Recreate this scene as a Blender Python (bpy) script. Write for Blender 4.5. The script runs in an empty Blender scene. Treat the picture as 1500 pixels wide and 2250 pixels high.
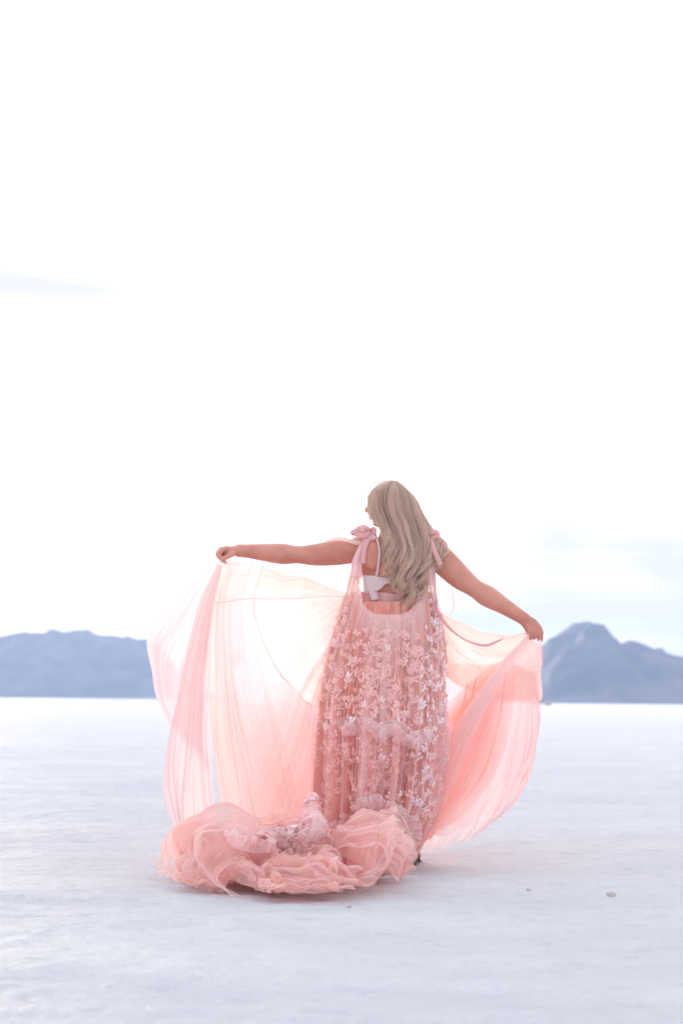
import bpy, bmesh, math, random
import numpy as np

# ------------------------------------------------------------------ scene, camera, light
sc = bpy.context.scene
col = sc.collection
rng = np.random.default_rng(11)
rad = math.radians

CAM_H = 0.70
F = 4375.0                       # focal length in pixels of the 1500 x 2250 photograph (70 mm on a 24 x 36 frame)
PITCH, ROLL = rad(5.42), rad(0.57)
fwd = np.array([0, math.cos(PITCH), math.sin(PITCH)])
up0 = np.array([0, -math.sin(PITCH), math.cos(PITCH)])
rt0 = np.array([1.0, 0, 0])
rt = math.cos(ROLL) * rt0 + math.sin(ROLL) * up0
up = -math.sin(ROLL) * rt0 + math.cos(ROLL) * up0
CAM = np.array([0, 0, CAM_H])

cd = bpy.data.cameras.new('camera')
cam = bpy.data.objects.new('camera', cd)
col.objects.link(cam)
from mathutils import Matrix, Vector
m = Matrix.Identity(4)
for i in range(3):
    m[i][0], m[i][1], m[i][2], m[i][3] = rt[i], up[i], -fwd[i], CAM[i]
cam.matrix_world = m
cd.sensor_fit = 'VERTICAL'
cd.sensor_height = 36.0
cd.sensor_width = 24.0
cd.lens = 70.0
cd.clip_start = 0.1
cd.clip_end = 60000
cd.dof.use_dof = True
cd.dof.focus_distance = 8.55
cd.dof.aperture_fstop = 3.6
sc.camera = cam

SUN_ELEV, SUN_AZ = rad(8.0), rad(-13.0)       # azimuth from +Y towards +X
sun_dir = np.array([math.sin(SUN_AZ) * math.cos(SUN_ELEV), math.cos(SUN_AZ) * math.cos(SUN_ELEV), math.sin(SUN_ELEV)])
sl = bpy.data.lights.new('sun', 'SUN')
sl.energy = 2.4
sl.angle = rad(7)
sl.color = (1.0, 0.86, 0.70)
so = bpy.data.objects.new('sun', sl)
so.rotation_euler = Vector(sun_dir.tolist()).to_track_quat('Z', 'Y').to_euler()
col.objects.link(so)

w = bpy.data.worlds.new('World')
sc.world = w
w.use_nodes = True
wt = w.node_tree
wt.nodes.clear()


class NT:
    """small helper to write node graphs"""
    def __init__(s, t):
        s.t = t

    def n(s, kind, **kw):
        nd = s.t.nodes.new(kind)
        for k, v in kw.items():
            setattr(nd, k, v)
        return nd

    def put(s, sock, v):
        if isinstance(v, bpy.types.NodeSocket):
            s.t.links.new(v, sock)
        elif v is not None:
            if hasattr(sock.default_value, '__len__') and not hasattr(v, '__len__'):
                v = [v] * len(sock.default_value)
            if hasattr(v, '__len__') and len(v) == 3 and len(sock.default_value) == 4:
                v = tuple(v) + (1,)
            sock.default_value = v

    def math(s, op, a, b=None, c=None, clamp=False):
        nd = s.n('ShaderNodeMath', operation=op, use_clamp=clamp)
        s.put(nd.inputs[0], a)
        if b is not None: s.put(nd.inputs[1], b)
        if c is not None: s.put(nd.inputs[2], c)
        return nd.outputs[0]

    def vmath(s, op, a, b=None):
        nd = s.n('ShaderNodeVectorMath', operation=op)
        s.put(nd.inputs[0], a)
        if b is not None: s.put(nd.inputs[1], b)
        return nd.outputs['Value'] if op in ('DOT_PRODUCT', 'LENGTH') else nd.outputs[0]

    def mix(s, f, a, b):
        nd = s.n('ShaderNodeMix', data_type='RGBA')
        s.put(nd.inputs[0], f); s.put(nd.inputs[6], a); s.put(nd.inputs[7], b)
        return nd.outputs[2]

    def rng(s, v, a, b, c=0.0, d=1.0, smooth=True):
        nd = s.n('ShaderNodeMapRange', interpolation_type='SMOOTHSTEP' if smooth else 'LINEAR')
        s.put(nd.inputs[0], v)
        for i, q in enumerate((a, b, c, d)): s.put(nd.inputs[i + 1], q)
        return nd.outputs[0]

    def noise(s, vec, scale, detail=4, rough=.5, dist=0.0):
        nd = s.n('ShaderNodeTexNoise')
        s.put(nd.inputs['Vector'], vec)
        nd.inputs['Scale'].default_value = scale
        nd.inputs['Detail'].default_value = detail
        nd.inputs['Roughness'].default_value = rough
        nd.inputs['Distortion'].default_value = dist
        return nd.outputs[0]

    def scale(s, vec, xyz, loc=(0, 0, 0)):
        nd = s.n('ShaderNodeMapping')
        s.put(nd.inputs[0], vec)
        nd.inputs['Location'].default_value = loc
        nd.inputs['Scale'].default_value = xyz
        return nd.outputs[0]


g = NT(wt)
sky = g.n('ShaderNodeTexSky', sky_type='NISHITA', sun_disc=False)
sky.sun_elevation = SUN_ELEV
sky.sun_rotation = SUN_AZ
tc = g.n('ShaderNodeTexCoord')
D = g.vmath('NORMALIZE', tc.outputs['Generated'])
sep = g.n('ShaderNodeSeparateXYZ'); g.put(sep.inputs[0], D)
X_, Y_, Z_ = sep.outputs
sdot = g.vmath('DOT_PRODUCT', D, tuple(sun_dir))
front = g.rng(sdot, -0.6, 0.9)
# high thin cloud, brighter round the hidden sun, bluer behind the viewer
cloud = g.mix(front, (7.5, 7.6, 8.0), (8.6, 8.65, 8.75))
glow = g.math('POWER', g.math('MAXIMUM', sdot, 0.0), 24.0)
nd = g.n('ShaderNodeMix', data_type='RGBA', blend_type='ADD'); nd.inputs[0].default_value = 1
g.put(nd.inputs[6], cloud)
g.put(nd.inputs[7], g.mix(glow, (0, 0, 0), (3.2, 2.4, 1.4)))
cloud = nd.outputs[2]
warm = g.math('MULTIPLY', g.rng(Z_, 0.16, 0.0), g.rng(X_, 0.16, -0.06, 0.35, 1.0))
nd = g.n('ShaderNodeMix', data_type='RGBA', blend_type='ADD'); nd.inputs[0].default_value = 1
g.put(nd.inputs[6], cloud)
g.put(nd.inputs[7], g.mix(warm, (0, 0, 0), (1.6, 1.0, .3)))
cloud = nd.outputs[2]
# soft blue grey cloud: a bank over the right of the horizon, thin bars higher up on the left
mul = lambda *q_: q_[0] if len(q_) == 1 else g.math('MULTIPLY', q_[0], mul(*q_[1:]))
n1 = g.noise(g.scale(D, (4, 4, 15)), 2.6, 5, .5, .6)
n2 = g.noise(g.scale(D, (4, 4, 30), (3, 1, 7)), 2.2, 4, .5, .3)
bank = mul(g.rng(g.math('ADD', Z_, g.math('MULTIPLY', n1, .05)), 0.128, 0.104), g.rng(g.math('ADD', X_, g.math('MULTIPLY', n1, .12)), 0.10, 0.17), g.rng(n2, 0.30, 0.56, 0.35, 1.0))
base = mul(g.rng(Z_, 0.066, 0.040), g.rng(X_, -0.02, 0.06, 0.10, 1.0), g.rng(n2, 0.28, 0.55, 0.4, 1.0))
bars = g.math('MAXIMUM', bank, base)
streak = mul(g.rng(Z_, 0.180, 0.202), g.rng(Z_, 0.228, 0.204), g.rng(X_, -0.05, -0.13), g.rng(n2, 0.28, 0.60))
puff = mul(g.rng(Z_, 0.160, 0.172), g.rng(Z_, 0.192, 0.178), g.rng(n2, 0.48, 0.60), .6)
mid = mul(g.rng(Z_, 0.060, 0.072), g.rng(Z_, 0.098, 0.082), g.rng(X_, 0.02, -0.03), g.rng(n2, 0.42, 0.56), .4)
cloud = g.mix(g.math('MULTIPLY', bars, 0.95), cloud, (6.0, 6.0, 6.2))
cloud = g.mix(g.math('MAXIMUM', streak, g.math('MAXIMUM', puff, mid)), cloud, (6.05, 6.15, 6.35))
nd = g.n('ShaderNodeMix', data_type='RGBA', blend_type='MULTIPLY'); nd.inputs[0].default_value = 1
g.put(nd.inputs[6], cloud)
g.put(nd.inputs[7], g.mix(g.rng(Z_, 0.33, 0.6), (1, 1, 1), (1.34, 1.36, 1.46)))      # thinner, brighter cloud overhead
cloud = nd.outputs[2]
nd = g.n('ShaderNodeMix', data_type='RGBA', blend_type='MULTIPLY'); nd.inputs[0].default_value = 1
g.put(nd.inputs[6], cloud)
g.put(nd.inputs[7], g.mix(g.math('MULTIPLY', g.rng(Z_, 0.22, 0.42), g.rng(sdot, 0.0, 0.9)), (1, 1, 1), (1.5, 1.47, 1.42)))      # lit cloud above the hidden sun
cloud = nd.outputs[2]
open_ = g.rng(Z_, 0.34, 0.8, 0.0, 0.35)
colr = g.mix(open_, cloud, sky.outputs[0])
bg = g.n('ShaderNodeBackground'); g.put(bg.inputs[0], colr); bg.inputs[1].default_value = 0.10
wo = g.n('ShaderNodeOutputWorld'); wt.links.new(bg.outputs[0], wo.inputs[0])

sc.view_settings.view_transform = 'Standard'
sc.view_settings.look = 'None'
sc.view_settings.exposure = 0.60
sc.view_settings.gamma = 1.0
sc.view_settings.use_curve_mapping = False
sc.render.engine = 'CYCLES'
sc.cycles.transparent_max_bounces = 40
sc.cycles.max_bounces = 10
sc.cycles.diffuse_bounces = 4
sc.cycles.transmission_bounces = 8
sc.cycles.volume_bounces = 1
sc.cycles.use_denoising = True


# ------------------------------------------------------------------ helpers
def P(px, py, Y):
    """world point at depth Y (metres in front of the camera) seen at photo pixel px, py"""
    px, py, Y = np.broadcast_arrays(np.asarray(px, float), np.asarray(py, float), np.asarray(Y, float))
    d = rt * ((px - 750) / F)[..., None] + up * (-(py - 1125) / F)[..., None] + fwd
    return CAM + d * (Y / d[..., 1])[..., None]


_perm = rng.permutation(256)
_perm = np.concatenate([_perm, _perm, _perm])
_grad = rng.normal(size=(256, 3)); _grad /= np.linalg.norm(_grad, axis=1)[:, None]


def noise(x, y, z=0.0):
    """gradient noise, about -0.7 .. 0.7"""
    x, y, z = np.broadcast_arrays(np.asarray(x, float), np.asarray(y, float), np.asarray(z, float))
    xi, yi, zi = np.floor(x).astype(int), np.floor(y).astype(int), np.floor(z).astype(int)
    xf, yf, zf = x - xi, y - yi, z - zi
    fu = lambda t: t * t * t * (t * (t * 6 - 15) + 10)
    u, v, ww = fu(xf), fu(yf), fu(zf)
    r = 0
    for a in (0, 1):
        for b in (0, 1):
            for c in (0, 1):
                h = _perm[_perm[_perm[(xi + a) & 255] + ((yi + b) & 255)] + ((zi + c) & 255)]
                gr = _grad[h]
                dt = gr[..., 0] * (xf - a) + gr[..., 1] * (yf - b) + gr[..., 2] * (zf - c)
                r = r + dt * (u if a else 1 - u) * (v if b else 1 - v) * (ww if c else 1 - ww)
    return r


def fbm(x, y, z=0.0, o=4, gain=.5):
    s, a = 0, 1.0
    for k in range(o):
        s = s + a * noise(x * 2 ** k + 17 * k, y * 2 ** k + 5 * k, np.asarray(z) * 2 ** k + 3 * k); a *= gain
    return s


def cat(pts, n, closed=False):
    """Catmull-Rom through pts (K, ...) sampled at n even parameter steps, first axis"""
    pts = np.asarray(pts, float); K = len(pts)
    t = np.linspace(0, K - 1, n)
    i = np.clip(np.floor(t).astype(int), 0, K - 2); f = t - i
    ext = np.concatenate([2 * pts[:1] - pts[1:2], pts, 2 * pts[-1:] - pts[-2:-1]])
    p0, p1, p2, p3 = ext[i], ext[i + 1], ext[i + 2], ext[i + 3]
    f = f.reshape((-1,) + (1,) * (pts.ndim - 1))
    return .5 * (2 * p1 + (p2 - p0) * f + (2 * p0 - 5 * p1 + 4 * p2 - p3) * f ** 2 + (3 * p1 - p0 - 3 * p2 + p3) * f ** 3)


def mesh(name, verts, faces, mats, smooth=True, attrs=None, mat_idx=None):
    me = bpy.data.meshes.new(name)
    verts = np.asarray(verts, float).reshape(-1, 3)
    if isinstance(faces, np.ndarray):
        nf, k = faces.shape
        me.vertices.add(len(verts)); me.vertices.foreach_set('co', verts.astype('f').ravel())
        me.loops.add(nf * k); me.loops.foreach_set('vertex_index', faces.astype('i').ravel())
        me.polygons.add(nf)
        me.polygons.foreach_set('loop_start', np.arange(0, nf * k, k, dtype='i'))
        me.polygons.foreach_set('loop_total', np.full(nf, k, dtype='i'))
        me.update(calc_edges=True); me.validate()
    else:
        me.from_pydata(verts.tolist(), [], faces)
    for mt in (mats if isinstance(mats, (list, tuple)) else [mats]): me.materials.append(mt)
    me.polygons.foreach_set('use_smooth', np.full(len(me.polygons), smooth))
    if mat_idx is not None: me.polygons.foreach_set('material_index', np.asarray(mat_idx, 'i'))
    for k, v in (attrs or {}).items():
        a = me.attributes.new(k, 'FLOAT', 'POINT'); a.data.foreach_set('value', np.asarray(v, 'f').ravel())
    me.update()
    return me


def grid_faces(nu, nv, close_u=False, off=0):
    idx = np.arange(nu * nv).reshape(nu, nv) + off
    if close_u: idx = np.concatenate([idx, idx[:1]])
    return np.stack([idx[:-1, :-1], idx[1:, :-1], idx[1:, 1:], idx[:-1, 1:]], -1).reshape(-1, 4)


def obj(name, me, parent=None, origin=(0, 0, 0)):
    """links a mesh whose vertices are in world coordinates, with its origin moved to origin"""
    o = bpy.data.objects.new(name, me)
    col.objects.link(o)
    org = Vector(origin)
    if parent is not None:
        org = Vector(parent['_org']) if '_org' in parent else org
        o.parent = parent
    me.transform(Matrix.Translation(-org))
    if parent is None: o.location = org
    o['_org'] = list(org)
    return o


def tag(o, label=None, cat_=None, group=None, kind=None):
    for k, v in (('label', label), ('category', cat_), ('group', group), ('kind', kind)):
        if v: o[k] = v
    return o


def empty(name, loc):
    o = bpy.data.objects.new(name, None); o.location = loc; o.empty_display_size = .2
    o['_org'] = list(loc); col.objects.link(o)
    return o


def normals(S):
    du = np.gradient(S, axis=0); dv = np.gradient(S, axis=1)
    n = np.cross(du, dv); n /= np.linalg.norm(n, axis=-1, keepdims=True) + 1e-12
    return n


# ------------------------------------------------------------------ materials
def newmat(name):
    mt = bpy.data.materials.new(name); mt.use_nodes = True
    mt.node_tree.nodes.clear()
    return mt, NT(mt.node_tree)


def finish(mt, q, shader, vol=None, disp=None):
    o = q.n('ShaderNodeOutputMaterial')
    if shader is not None: mt.node_tree.links.new(shader, o.inputs[0])
    if vol is not None: mt.node_tree.links.new(vol, o.inputs[1])
    return mt


def principled(name, color, rough=.6, bump=None, **kw):
    mt, q = newmat(name)
    b = q.n('ShaderNodeBsdfPrincipled')
    if callable(color): color = color(q)
    q.put(b.inputs['Base Color'], color)
    b.inputs['Roughness'].default_value = rough
    for k, v in kw.items(): b.inputs[k.replace('_', ' ')].default_value = v
    if bump:
        sc_, st, dist = bump
        geo = q.n('ShaderNodeNewGeometry')
        bn = q.n('ShaderNodeBump'); bn.inputs['Strength'].default_value = st; bn.inputs['Distance'].default_value = dist
        q.put(bn.inputs['Height'], q.noise(geo.outputs['Position'], sc_, 4)); q.put(b.inputs['Normal'], bn.outputs[0])
    return finish(mt, q, b.outputs[0])


def tulle(name, color, cover, trans=None, tmix=.6, power=1.0, use_attr=False, tint=(1, .93, .925)):
    """open net: the share of thread seen grows as the cloth turns edge on"""
    mt, q = newmat(name)
    geo = q.n('ShaderNodeNewGeometry')
    cosv = q.math('MAXIMUM', q.math('ABSOLUTE', q.vmath('DOT_PRODUCT', geo.outputs['Normal'], geo.outputs['Incoming'])), 0.22)
    c = cover
    if use_attr:
        at = q.n('ShaderNodeAttribute', attribute_name='cov')
        c = q.math('MINIMUM', q.math('MULTIPLY', at.outputs['Fac'], cover), 0.94)
    inv = q.math('DIVIDE', power, cosv)
    a = q.math('SUBTRACT', 1.0, q.math('POWER', q.math('SUBTRACT', 1.0, c), inv), clamp=True)
    d = q.n('ShaderNodeBsdfDiffuse'); q.put(d.inputs[0], color)
    t = q.n('ShaderNodeBsdfTranslucent'); q.put(t.inputs[0], trans or color)
    mx = q.n('ShaderNodeMixShader'); mx.inputs[0].default_value = tmix
    mt.node_tree.links.new(d.outputs[0], mx.inputs[1]); mt.node_tree.links.new(t.outputs[0], mx.inputs[2])
    tp = q.n('ShaderNodeBsdfTransparent'); q.put(tp.inputs[0], tint)
    m2 = q.n('ShaderNodeMixShader'); q.put(m2.inputs[0], a)
    mt.node_tree.links.new(tp.outputs[0], m2.inputs[1]); mt.node_tree.links.new(mx.outputs[0], m2.inputs[2])
    return finish(mt, q, m2.outputs[0])


def cloth_mat(name, color, trans=None, tmix=.35, var=None):
    mt, q = newmat(name)
    if var:
        geo = q.n('ShaderNodeNewGeometry')
        color = q.mix(q.rng(q.noise(geo.outputs['Position'], var[0], 3), .4, .6), color, var[1])
    d = q.n('ShaderNodeBsdfDiffuse'); q.put(d.inputs[0], color)
    t = q.n('ShaderNodeBsdfTranslucent'); q.put(t.inputs[0], trans or color)
    mx = q.n('ShaderNodeMixShader'); mx.inputs[0].default_value = tmix
    mt.node_tree.links.new(d.outputs[0], mx.inputs[1]); mt.node_tree.links.new(t.outputs[0], mx.inputs[2])
    return finish(mt, q, mx.outputs[0])


PK = (.93, .60, .57)
M_upper = tulle('tulle_single', (.88, .69, .64), .72, (.78, .61, .55), .64, use_attr=True)
M_lower = tulle('tulle_gathered', (.92, .62, .62), .56, (.87, .63, .62), .62, use_attr=True)
M_flap = tulle('tulle_flap', (.92, .69, .70), .66, (.86, .67, .66), .58, use_attr=True)
M_coral = tulle('tulle_coral', (.88, .32, .27), .90, (.90, .36, .27), .42, use_attr=True)
M_train = tulle('tulle_train', (.95, .70, .68), .30, (.95, .71, .65), .5)
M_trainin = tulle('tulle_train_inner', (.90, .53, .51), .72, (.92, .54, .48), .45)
M_gown = tulle('gown_net', (.99, .82, .80), .31, (.96, .74, .70), .45, use_attr=True, tint=(1, .97, .96))
M_under = cloth_mat('coral_lining', (.96, .52, .44), (.95, .48, .38), .3, (14, (.90, .41, .35)))
M_white = tulle('white_net', (.96, .87, .89), .27, (.97, .86, .86), .5)
M_ruf = tulle('ruffle_net', (.98, .82, .82), .42, (.97, .80, .79), .55)
M_hem = cloth_mat('hem_thread', (.93, .82, .84), None, .4)
M_seam = cloth_mat('seam_thread', (.94, .72, .68), None, .5)
M_bfly = cloth_mat('butterfly_organza', (.97, .71, .69), (.96, .66, .61), .42)
M_bflyw = cloth_mat('white_butterfly_organza', (.97, .92, .96), None, .3)
M_ribbon = cloth_mat('ribbon_satin', (.88, .56, .57), (.92, .58, .55), .35)
M_trim = cloth_mat('neck_trim', (.94, .80, .78), (.96, .80, .74), .4)
M_strap = cloth_mat('strap_net', (.92, .68, .69), (.95, .70, .68), .4)
M_mid = tulle('tulle_peach', (.92, .52, .49), .58, (.90, .55, .50), .62, use_attr=True)
M_sash = cloth_mat('sash_organza', (.97, .74, .74), (.96, .70, .68), .5)
M_bra = cloth_mat('bralette_white', (.74, .58, .59), None, .2)
M_skin = principled('skin', lambda q: q.mix(q.rng(q.noise(q.n('ShaderNodeNewGeometry').outputs['Position'], 9, 4), .35, .65), (.51, .20, .145), (.61, .275, .21)), .5, (180, .15, .002), Subsurface_Weight=.12, Subsurface_Scale=.02)
M_shoe = principled('shoe_leather', (.07, .05, .045), .5)


def hair_mat():
    mt, q = newmat('blonde_hair')
    at = q.n('ShaderNodeAttribute', attribute_name='tone')
    b = q.n('ShaderNodeBsdfPrincipled')
    cr = q.n('ShaderNodeValToRGB'); q.put(cr.inputs[0], at.outputs['Fac'])
    e = cr.color_ramp.elements
    e[0].position = 0; e[0].color = (.58, .43, .35, 1)
    e[1].position = 1; e[1].color = (1.0, .90, .80, 1)
    x = e.new(.45); x.color = (.98, .75, .63, 1)
    q.put(b.inputs['Base Color'], cr.outputs[0])
    b.inputs['Roughness'].default_value = .42
    t = q.n('ShaderNodeBsdfTranslucent'); q.put(t.inputs[0], cr.outputs[0])
    mx = q.n('ShaderNodeMixShader'); mx.inputs[0].default_value = .56
    mt.node_tree.links.new(b.outputs[0], mx.inputs[1]); mt.node_tree.links.new(t.outputs[0], mx.inputs[2])
    return finish(mt, q, mx.outputs[0])


M_hair = hair_mat()


def salt_mat():
    mt, q = newmat('salt_crust')
    geo = q.n('ShaderNodeNewGeometry')
    pos = geo.outputs['Position']
    b = q.n('ShaderNodeBsdfDiffuse')
    n_big = q.noise(q.scale(pos, (.5, 1.2, 1)), 1.0, 5, .6)
    n_mid = q.noise(q.scale(pos, (1, 1.8, 1)), 6.0, 5, .65)
    c = q.mix(q.rng(n_big, .35, .65), (.89, .893, .925), (.955, .955, .97))
    c = q.mix(q.math('MULTIPLY', q.rng(n_mid, .50, .70), .35), c, (.70, .70, .77))
    c = q.mix(q.math('MULTIPLY', q.rng(q.noise(pos, 70, 3, .7), .50, .68), .25), c, (.68, .68, .74))
    q.put(b.inputs['Color'], c)
    b.inputs['Roughness'].default_value = .6
    h = q.math('ADD', q.math('MULTIPLY', q.noise(q.scale(pos, (1, 1.3, 1)), 38, 5, .7), 1.0), q.math('MULTIPLY', q.noise(q.scale(pos, (1, 2.2, 1)), 7, 4, .6), 2.0))
    bn = q.n('ShaderNodeBump'); bn.inputs['Strength'].default_value = 1.0; bn.inputs['Distance'].default_value = .03
    q.put(bn.inputs['Height'], h); q.put(b.inputs['Normal'], bn.outputs[0])
    gl = q.n('ShaderNodeBsdfGlossy'); gl.inputs['Roughness'].default_value = .45; q.put(gl.inputs['Normal'], bn.outputs[0]); q.put(gl.inputs['Color'], (.95, .95, .98))
    ms = q.n('ShaderNodeMixShader'); ms.inputs[0].default_value = .025
    mt.node_tree.links.new(b.outputs[0], ms.inputs[1]); mt.node_tree.links.new(gl.outputs[0], ms.inputs[2])
    return finish(mt, q, ms.outputs[0])


M_salt = salt_mat()
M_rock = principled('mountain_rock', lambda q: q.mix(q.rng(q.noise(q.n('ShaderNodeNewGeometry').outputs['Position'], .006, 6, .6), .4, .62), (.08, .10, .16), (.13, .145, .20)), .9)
M_clod = principled('salt_clod', lambda q: q.mix(q.noise(q.n('ShaderNodeNewGeometry').outputs['Position'], 60, 4), (.42, .37, .35), (.68, .64, .64)), .8, (120, .6, .004))

# ------------------------------------------------------------------ ground
def ground_h(x, y):
    """height of the salt crust"""
    r1 = 1 - np.abs(noise(x * .55 + .6 * noise(x * .3, y * .3, 4), y * .95, 1.7)) * 3.2
    r1 = np.clip(r1, 0, 1) ** 2
    r2 = 1 - np.abs(noise(x * 1.4 + 7, y * 2.3 + noise(x * .8, y * .8, 9), 5.3)) * 3.0
    r2 = np.clip(r2, 0, 1) ** 2
    h = .016 * noise(x * .22, y * .35, 3.1) + .011 * r1 + .005 * r2 + .006 * fbm(x * 2.4, y * 4.2, 2.2, 3) + .0042 * fbm(x * 9, y * 11, 6.2, 2)
    wx, wy = x + .5 * noise(x * .9, y * 1.3, 11.0), y + .35 * noise(x * 1.1, y * 1.1, 12.0) + .05 * noise(x * 6, y * 6, 13.0)
    for sc_x, sc_y, amp_, z_ in ((.30, .85, .014, 14.0), (.55, 1.6, .009, 15.0), (1.2, 3.2, .0045, 16.0)):
        h = h + amp_ / (1 + np.exp(np.clip(-30 * (noise(wx * sc_x, wy * sc_y, z_) - .04), -30, 30)))
    h = h + .0026 * fbm(x * 20, y * 22, 7.7, 2)
    near = np.exp(-((x + .1) ** 2 + (y - 8.5) ** 2) / 2.2)
    return h * 1.7 * (1 - .6 * near) - .030


rows = np.concatenate([-np.geomspace(250, 2.5, 20), np.linspace(-2, 2.4, 12), np.geomspace(2.5, 30, 900)[:-1], np.geomspace(30, 600, 330)[:-1], np.geomspace(600, 9000, 140)])
cs = np.concatenate([np.linspace(-1, 1, 560)])
outer = 1 + np.geomspace(.05, 40, 14)
cs = np.concatenate([-outer[::-1], cs, outer])
YY, SS = np.meshgrid(rows, cs, indexing='ij')
XX = np.clip(SS * (np.abs(YY) * .32 + .9), -7000 + SS, 7000 + SS)
ZZ = ground_h(XX, YY) * np.clip(np.abs(YY) / 30, 1, 12) ** .62
me = mesh('salt_flat', np.stack([XX, YY, ZZ], -1), grid_faces(len(rows), len(cs))[:, ::-1], M_salt)
tag(obj('salt_flat', me), 'white rippled salt flat reaching to the mountains', None, None, 'structure')


def floor_z(x, y):
    return float(ground_h(np.array(x, float), np.array(y, float)))


# ------------------------------------------------------------------ mountains
def range_(name, prof, Y0, depth, label, seed, left_tail, right_tail):
    prof = np.array(left_tail + prof + right_tail, float)
    xs = np.linspace(prof[0, 0], prof[-1, 0], 420)
    ridge_px = np.interp(xs, prof[:, 0], prof[:, 1])
    nv = 70
    Yc = Y0 + depth * .45
    R = P(xs, ridge_px, Yc)            # ridge line at its own distance
    t = np.linspace(0, 1, nv)
    yy = Y0 + depth * t
    V = np.zeros((len(xs), nv, 3))
    V[..., 0] = R[:, 0][:, None]; V[..., 1] = yy[None, :] + 60 * noise(R[:, 0][:, None] * .004, 0, seed)
    env = np.where(t < .45, (t / .45) ** 1.15, ((1 - t) / .55) ** 1.2)
    hz = R[:, 2][:, None] * env[None, :]
    X, Yg = V[..., 0], V[..., 1]
    rid = 1 - np.abs(fbm(X * .0035, Yg * .0028, seed, 4)) * 2
    det = (rid - .5) * 70 * np.clip(env * (1.05 - env) * 4, 0, 1)[None, :] * np.clip(R[:, 2][:, None] / 120, 0, 1)
    V[..., 2] = hz + det - 1.5
    V[:, int(nv * .45), 2] = R[:, 2]
    V[..., 2] += 5 * noise(X * .03, Yg * .03, seed) * env[None, :]
    me = mesh(name, V, grid_faces(len(xs), nv), M_rock)
    return tag(obj(name, me, origin=(float(R[len(xs) // 2, 0]), Y0, 0)), label, None, None, 'structure')


left = [(0, 1397), (20, 1394), (35, 1391), (55, 1390), (70, 1389), (82, 1391), (95, 1390), (103, 1384), (115, 1380), (124, 1383), (135, 1388), (150, 1388), (165, 1385),
        (180, 1384), (192, 1381), (202, 1388), (215, 1394), (235, 1396), (250, 1398), (270, 1401), (280, 1397), (292, 1401), (305, 1404), (320, 1405), (345, 1412), (365, 1440), (390, 1480), (430, 1512), (480, 1530)]
right = [(1100, 1540), (1130, 1500), (1160, 1462), (1197, 1413), (1215, 1403), (1238, 1391), (1252, 1378), (1262, 1371), (1275, 1369), (1290, 1367), (1300, 1368), (1318, 1375), (1330, 1387), (1342, 1401), (1352, 1415),
         (1362, 1420), (1370, 1418), (1378, 1414), (1390, 1413), (1405, 1414), (1415, 1417), (1428, 1422), (1445, 1427), (1458, 1424), (1465, 1433), (1478, 1437), (1490, 1441), (1500, 1443)]
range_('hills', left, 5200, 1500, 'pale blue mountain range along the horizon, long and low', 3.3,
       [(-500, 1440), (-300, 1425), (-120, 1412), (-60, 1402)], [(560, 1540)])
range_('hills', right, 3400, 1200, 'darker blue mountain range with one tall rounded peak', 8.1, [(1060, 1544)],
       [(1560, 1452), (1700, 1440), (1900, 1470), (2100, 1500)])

# ------------------------------------------------------------------ haze
mt, q = newmat('haze_air')
pv = q.n('ShaderNodeVolumePrincipled')
pv.inputs['Color'].default_value = (.56, .70, .96, 1)
pv.inputs['Density'].default_value = 0.00009
pv.inputs['Anisotropy'].default_value = 0.0
finish(mt, q, None, pv.outputs[0])
bm = bmesh.new(); bmesh.ops.create_cube(bm, size=1)
for v in bm.verts: v.co = Vector((v.co.x * 14400, 4400 + v.co.y * 9600, 152 + v.co.z * 310))
me = bpy.data.meshes.new('haze'); bm.to_mesh(me); bm.free(); me.materials.append(mt)
tag(obj('haze', me), 'thin blue air between the viewer and the mountains', None, None, 'stuff')

# ------------------------------------------------------------------ person: body
FOOT = (0.18, 8.98, floor_z(.18, 8.98))
person = empty('person', FOOT)
tag(person, 'blonde woman seen from behind, holding out a sheer pink tulle skirt', 'person')


def px2m(Y): return Y / F


def tube_verts(C, rx, ry, A, B, n=20):
    """rings round centres C with half-axes rx along A and ry along B"""
    th = np.linspace(0, 2 * math.pi, n, endpoint=False)
    return C[:, None] + np.cos(th)[None, :, None] * (A * rx[:, None])[:, None] + np.sin(th)[None, :, None] * (B * ry[:, None])[:, None]


def frames(C, hint=(0, 1, 0)):
    T = np.gradient(C, axis=0); T /= np.linalg.norm(T, axis=1)[:, None] + 1e-12
    B = np.asarray(hint, float)[None] - T * (T @ np.asarray(hint, float))[:, None]
    B /= np.linalg.norm(B, axis=1)[:, None] + 1e-9
    A = np.cross(B, T)
    return A, B


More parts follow.
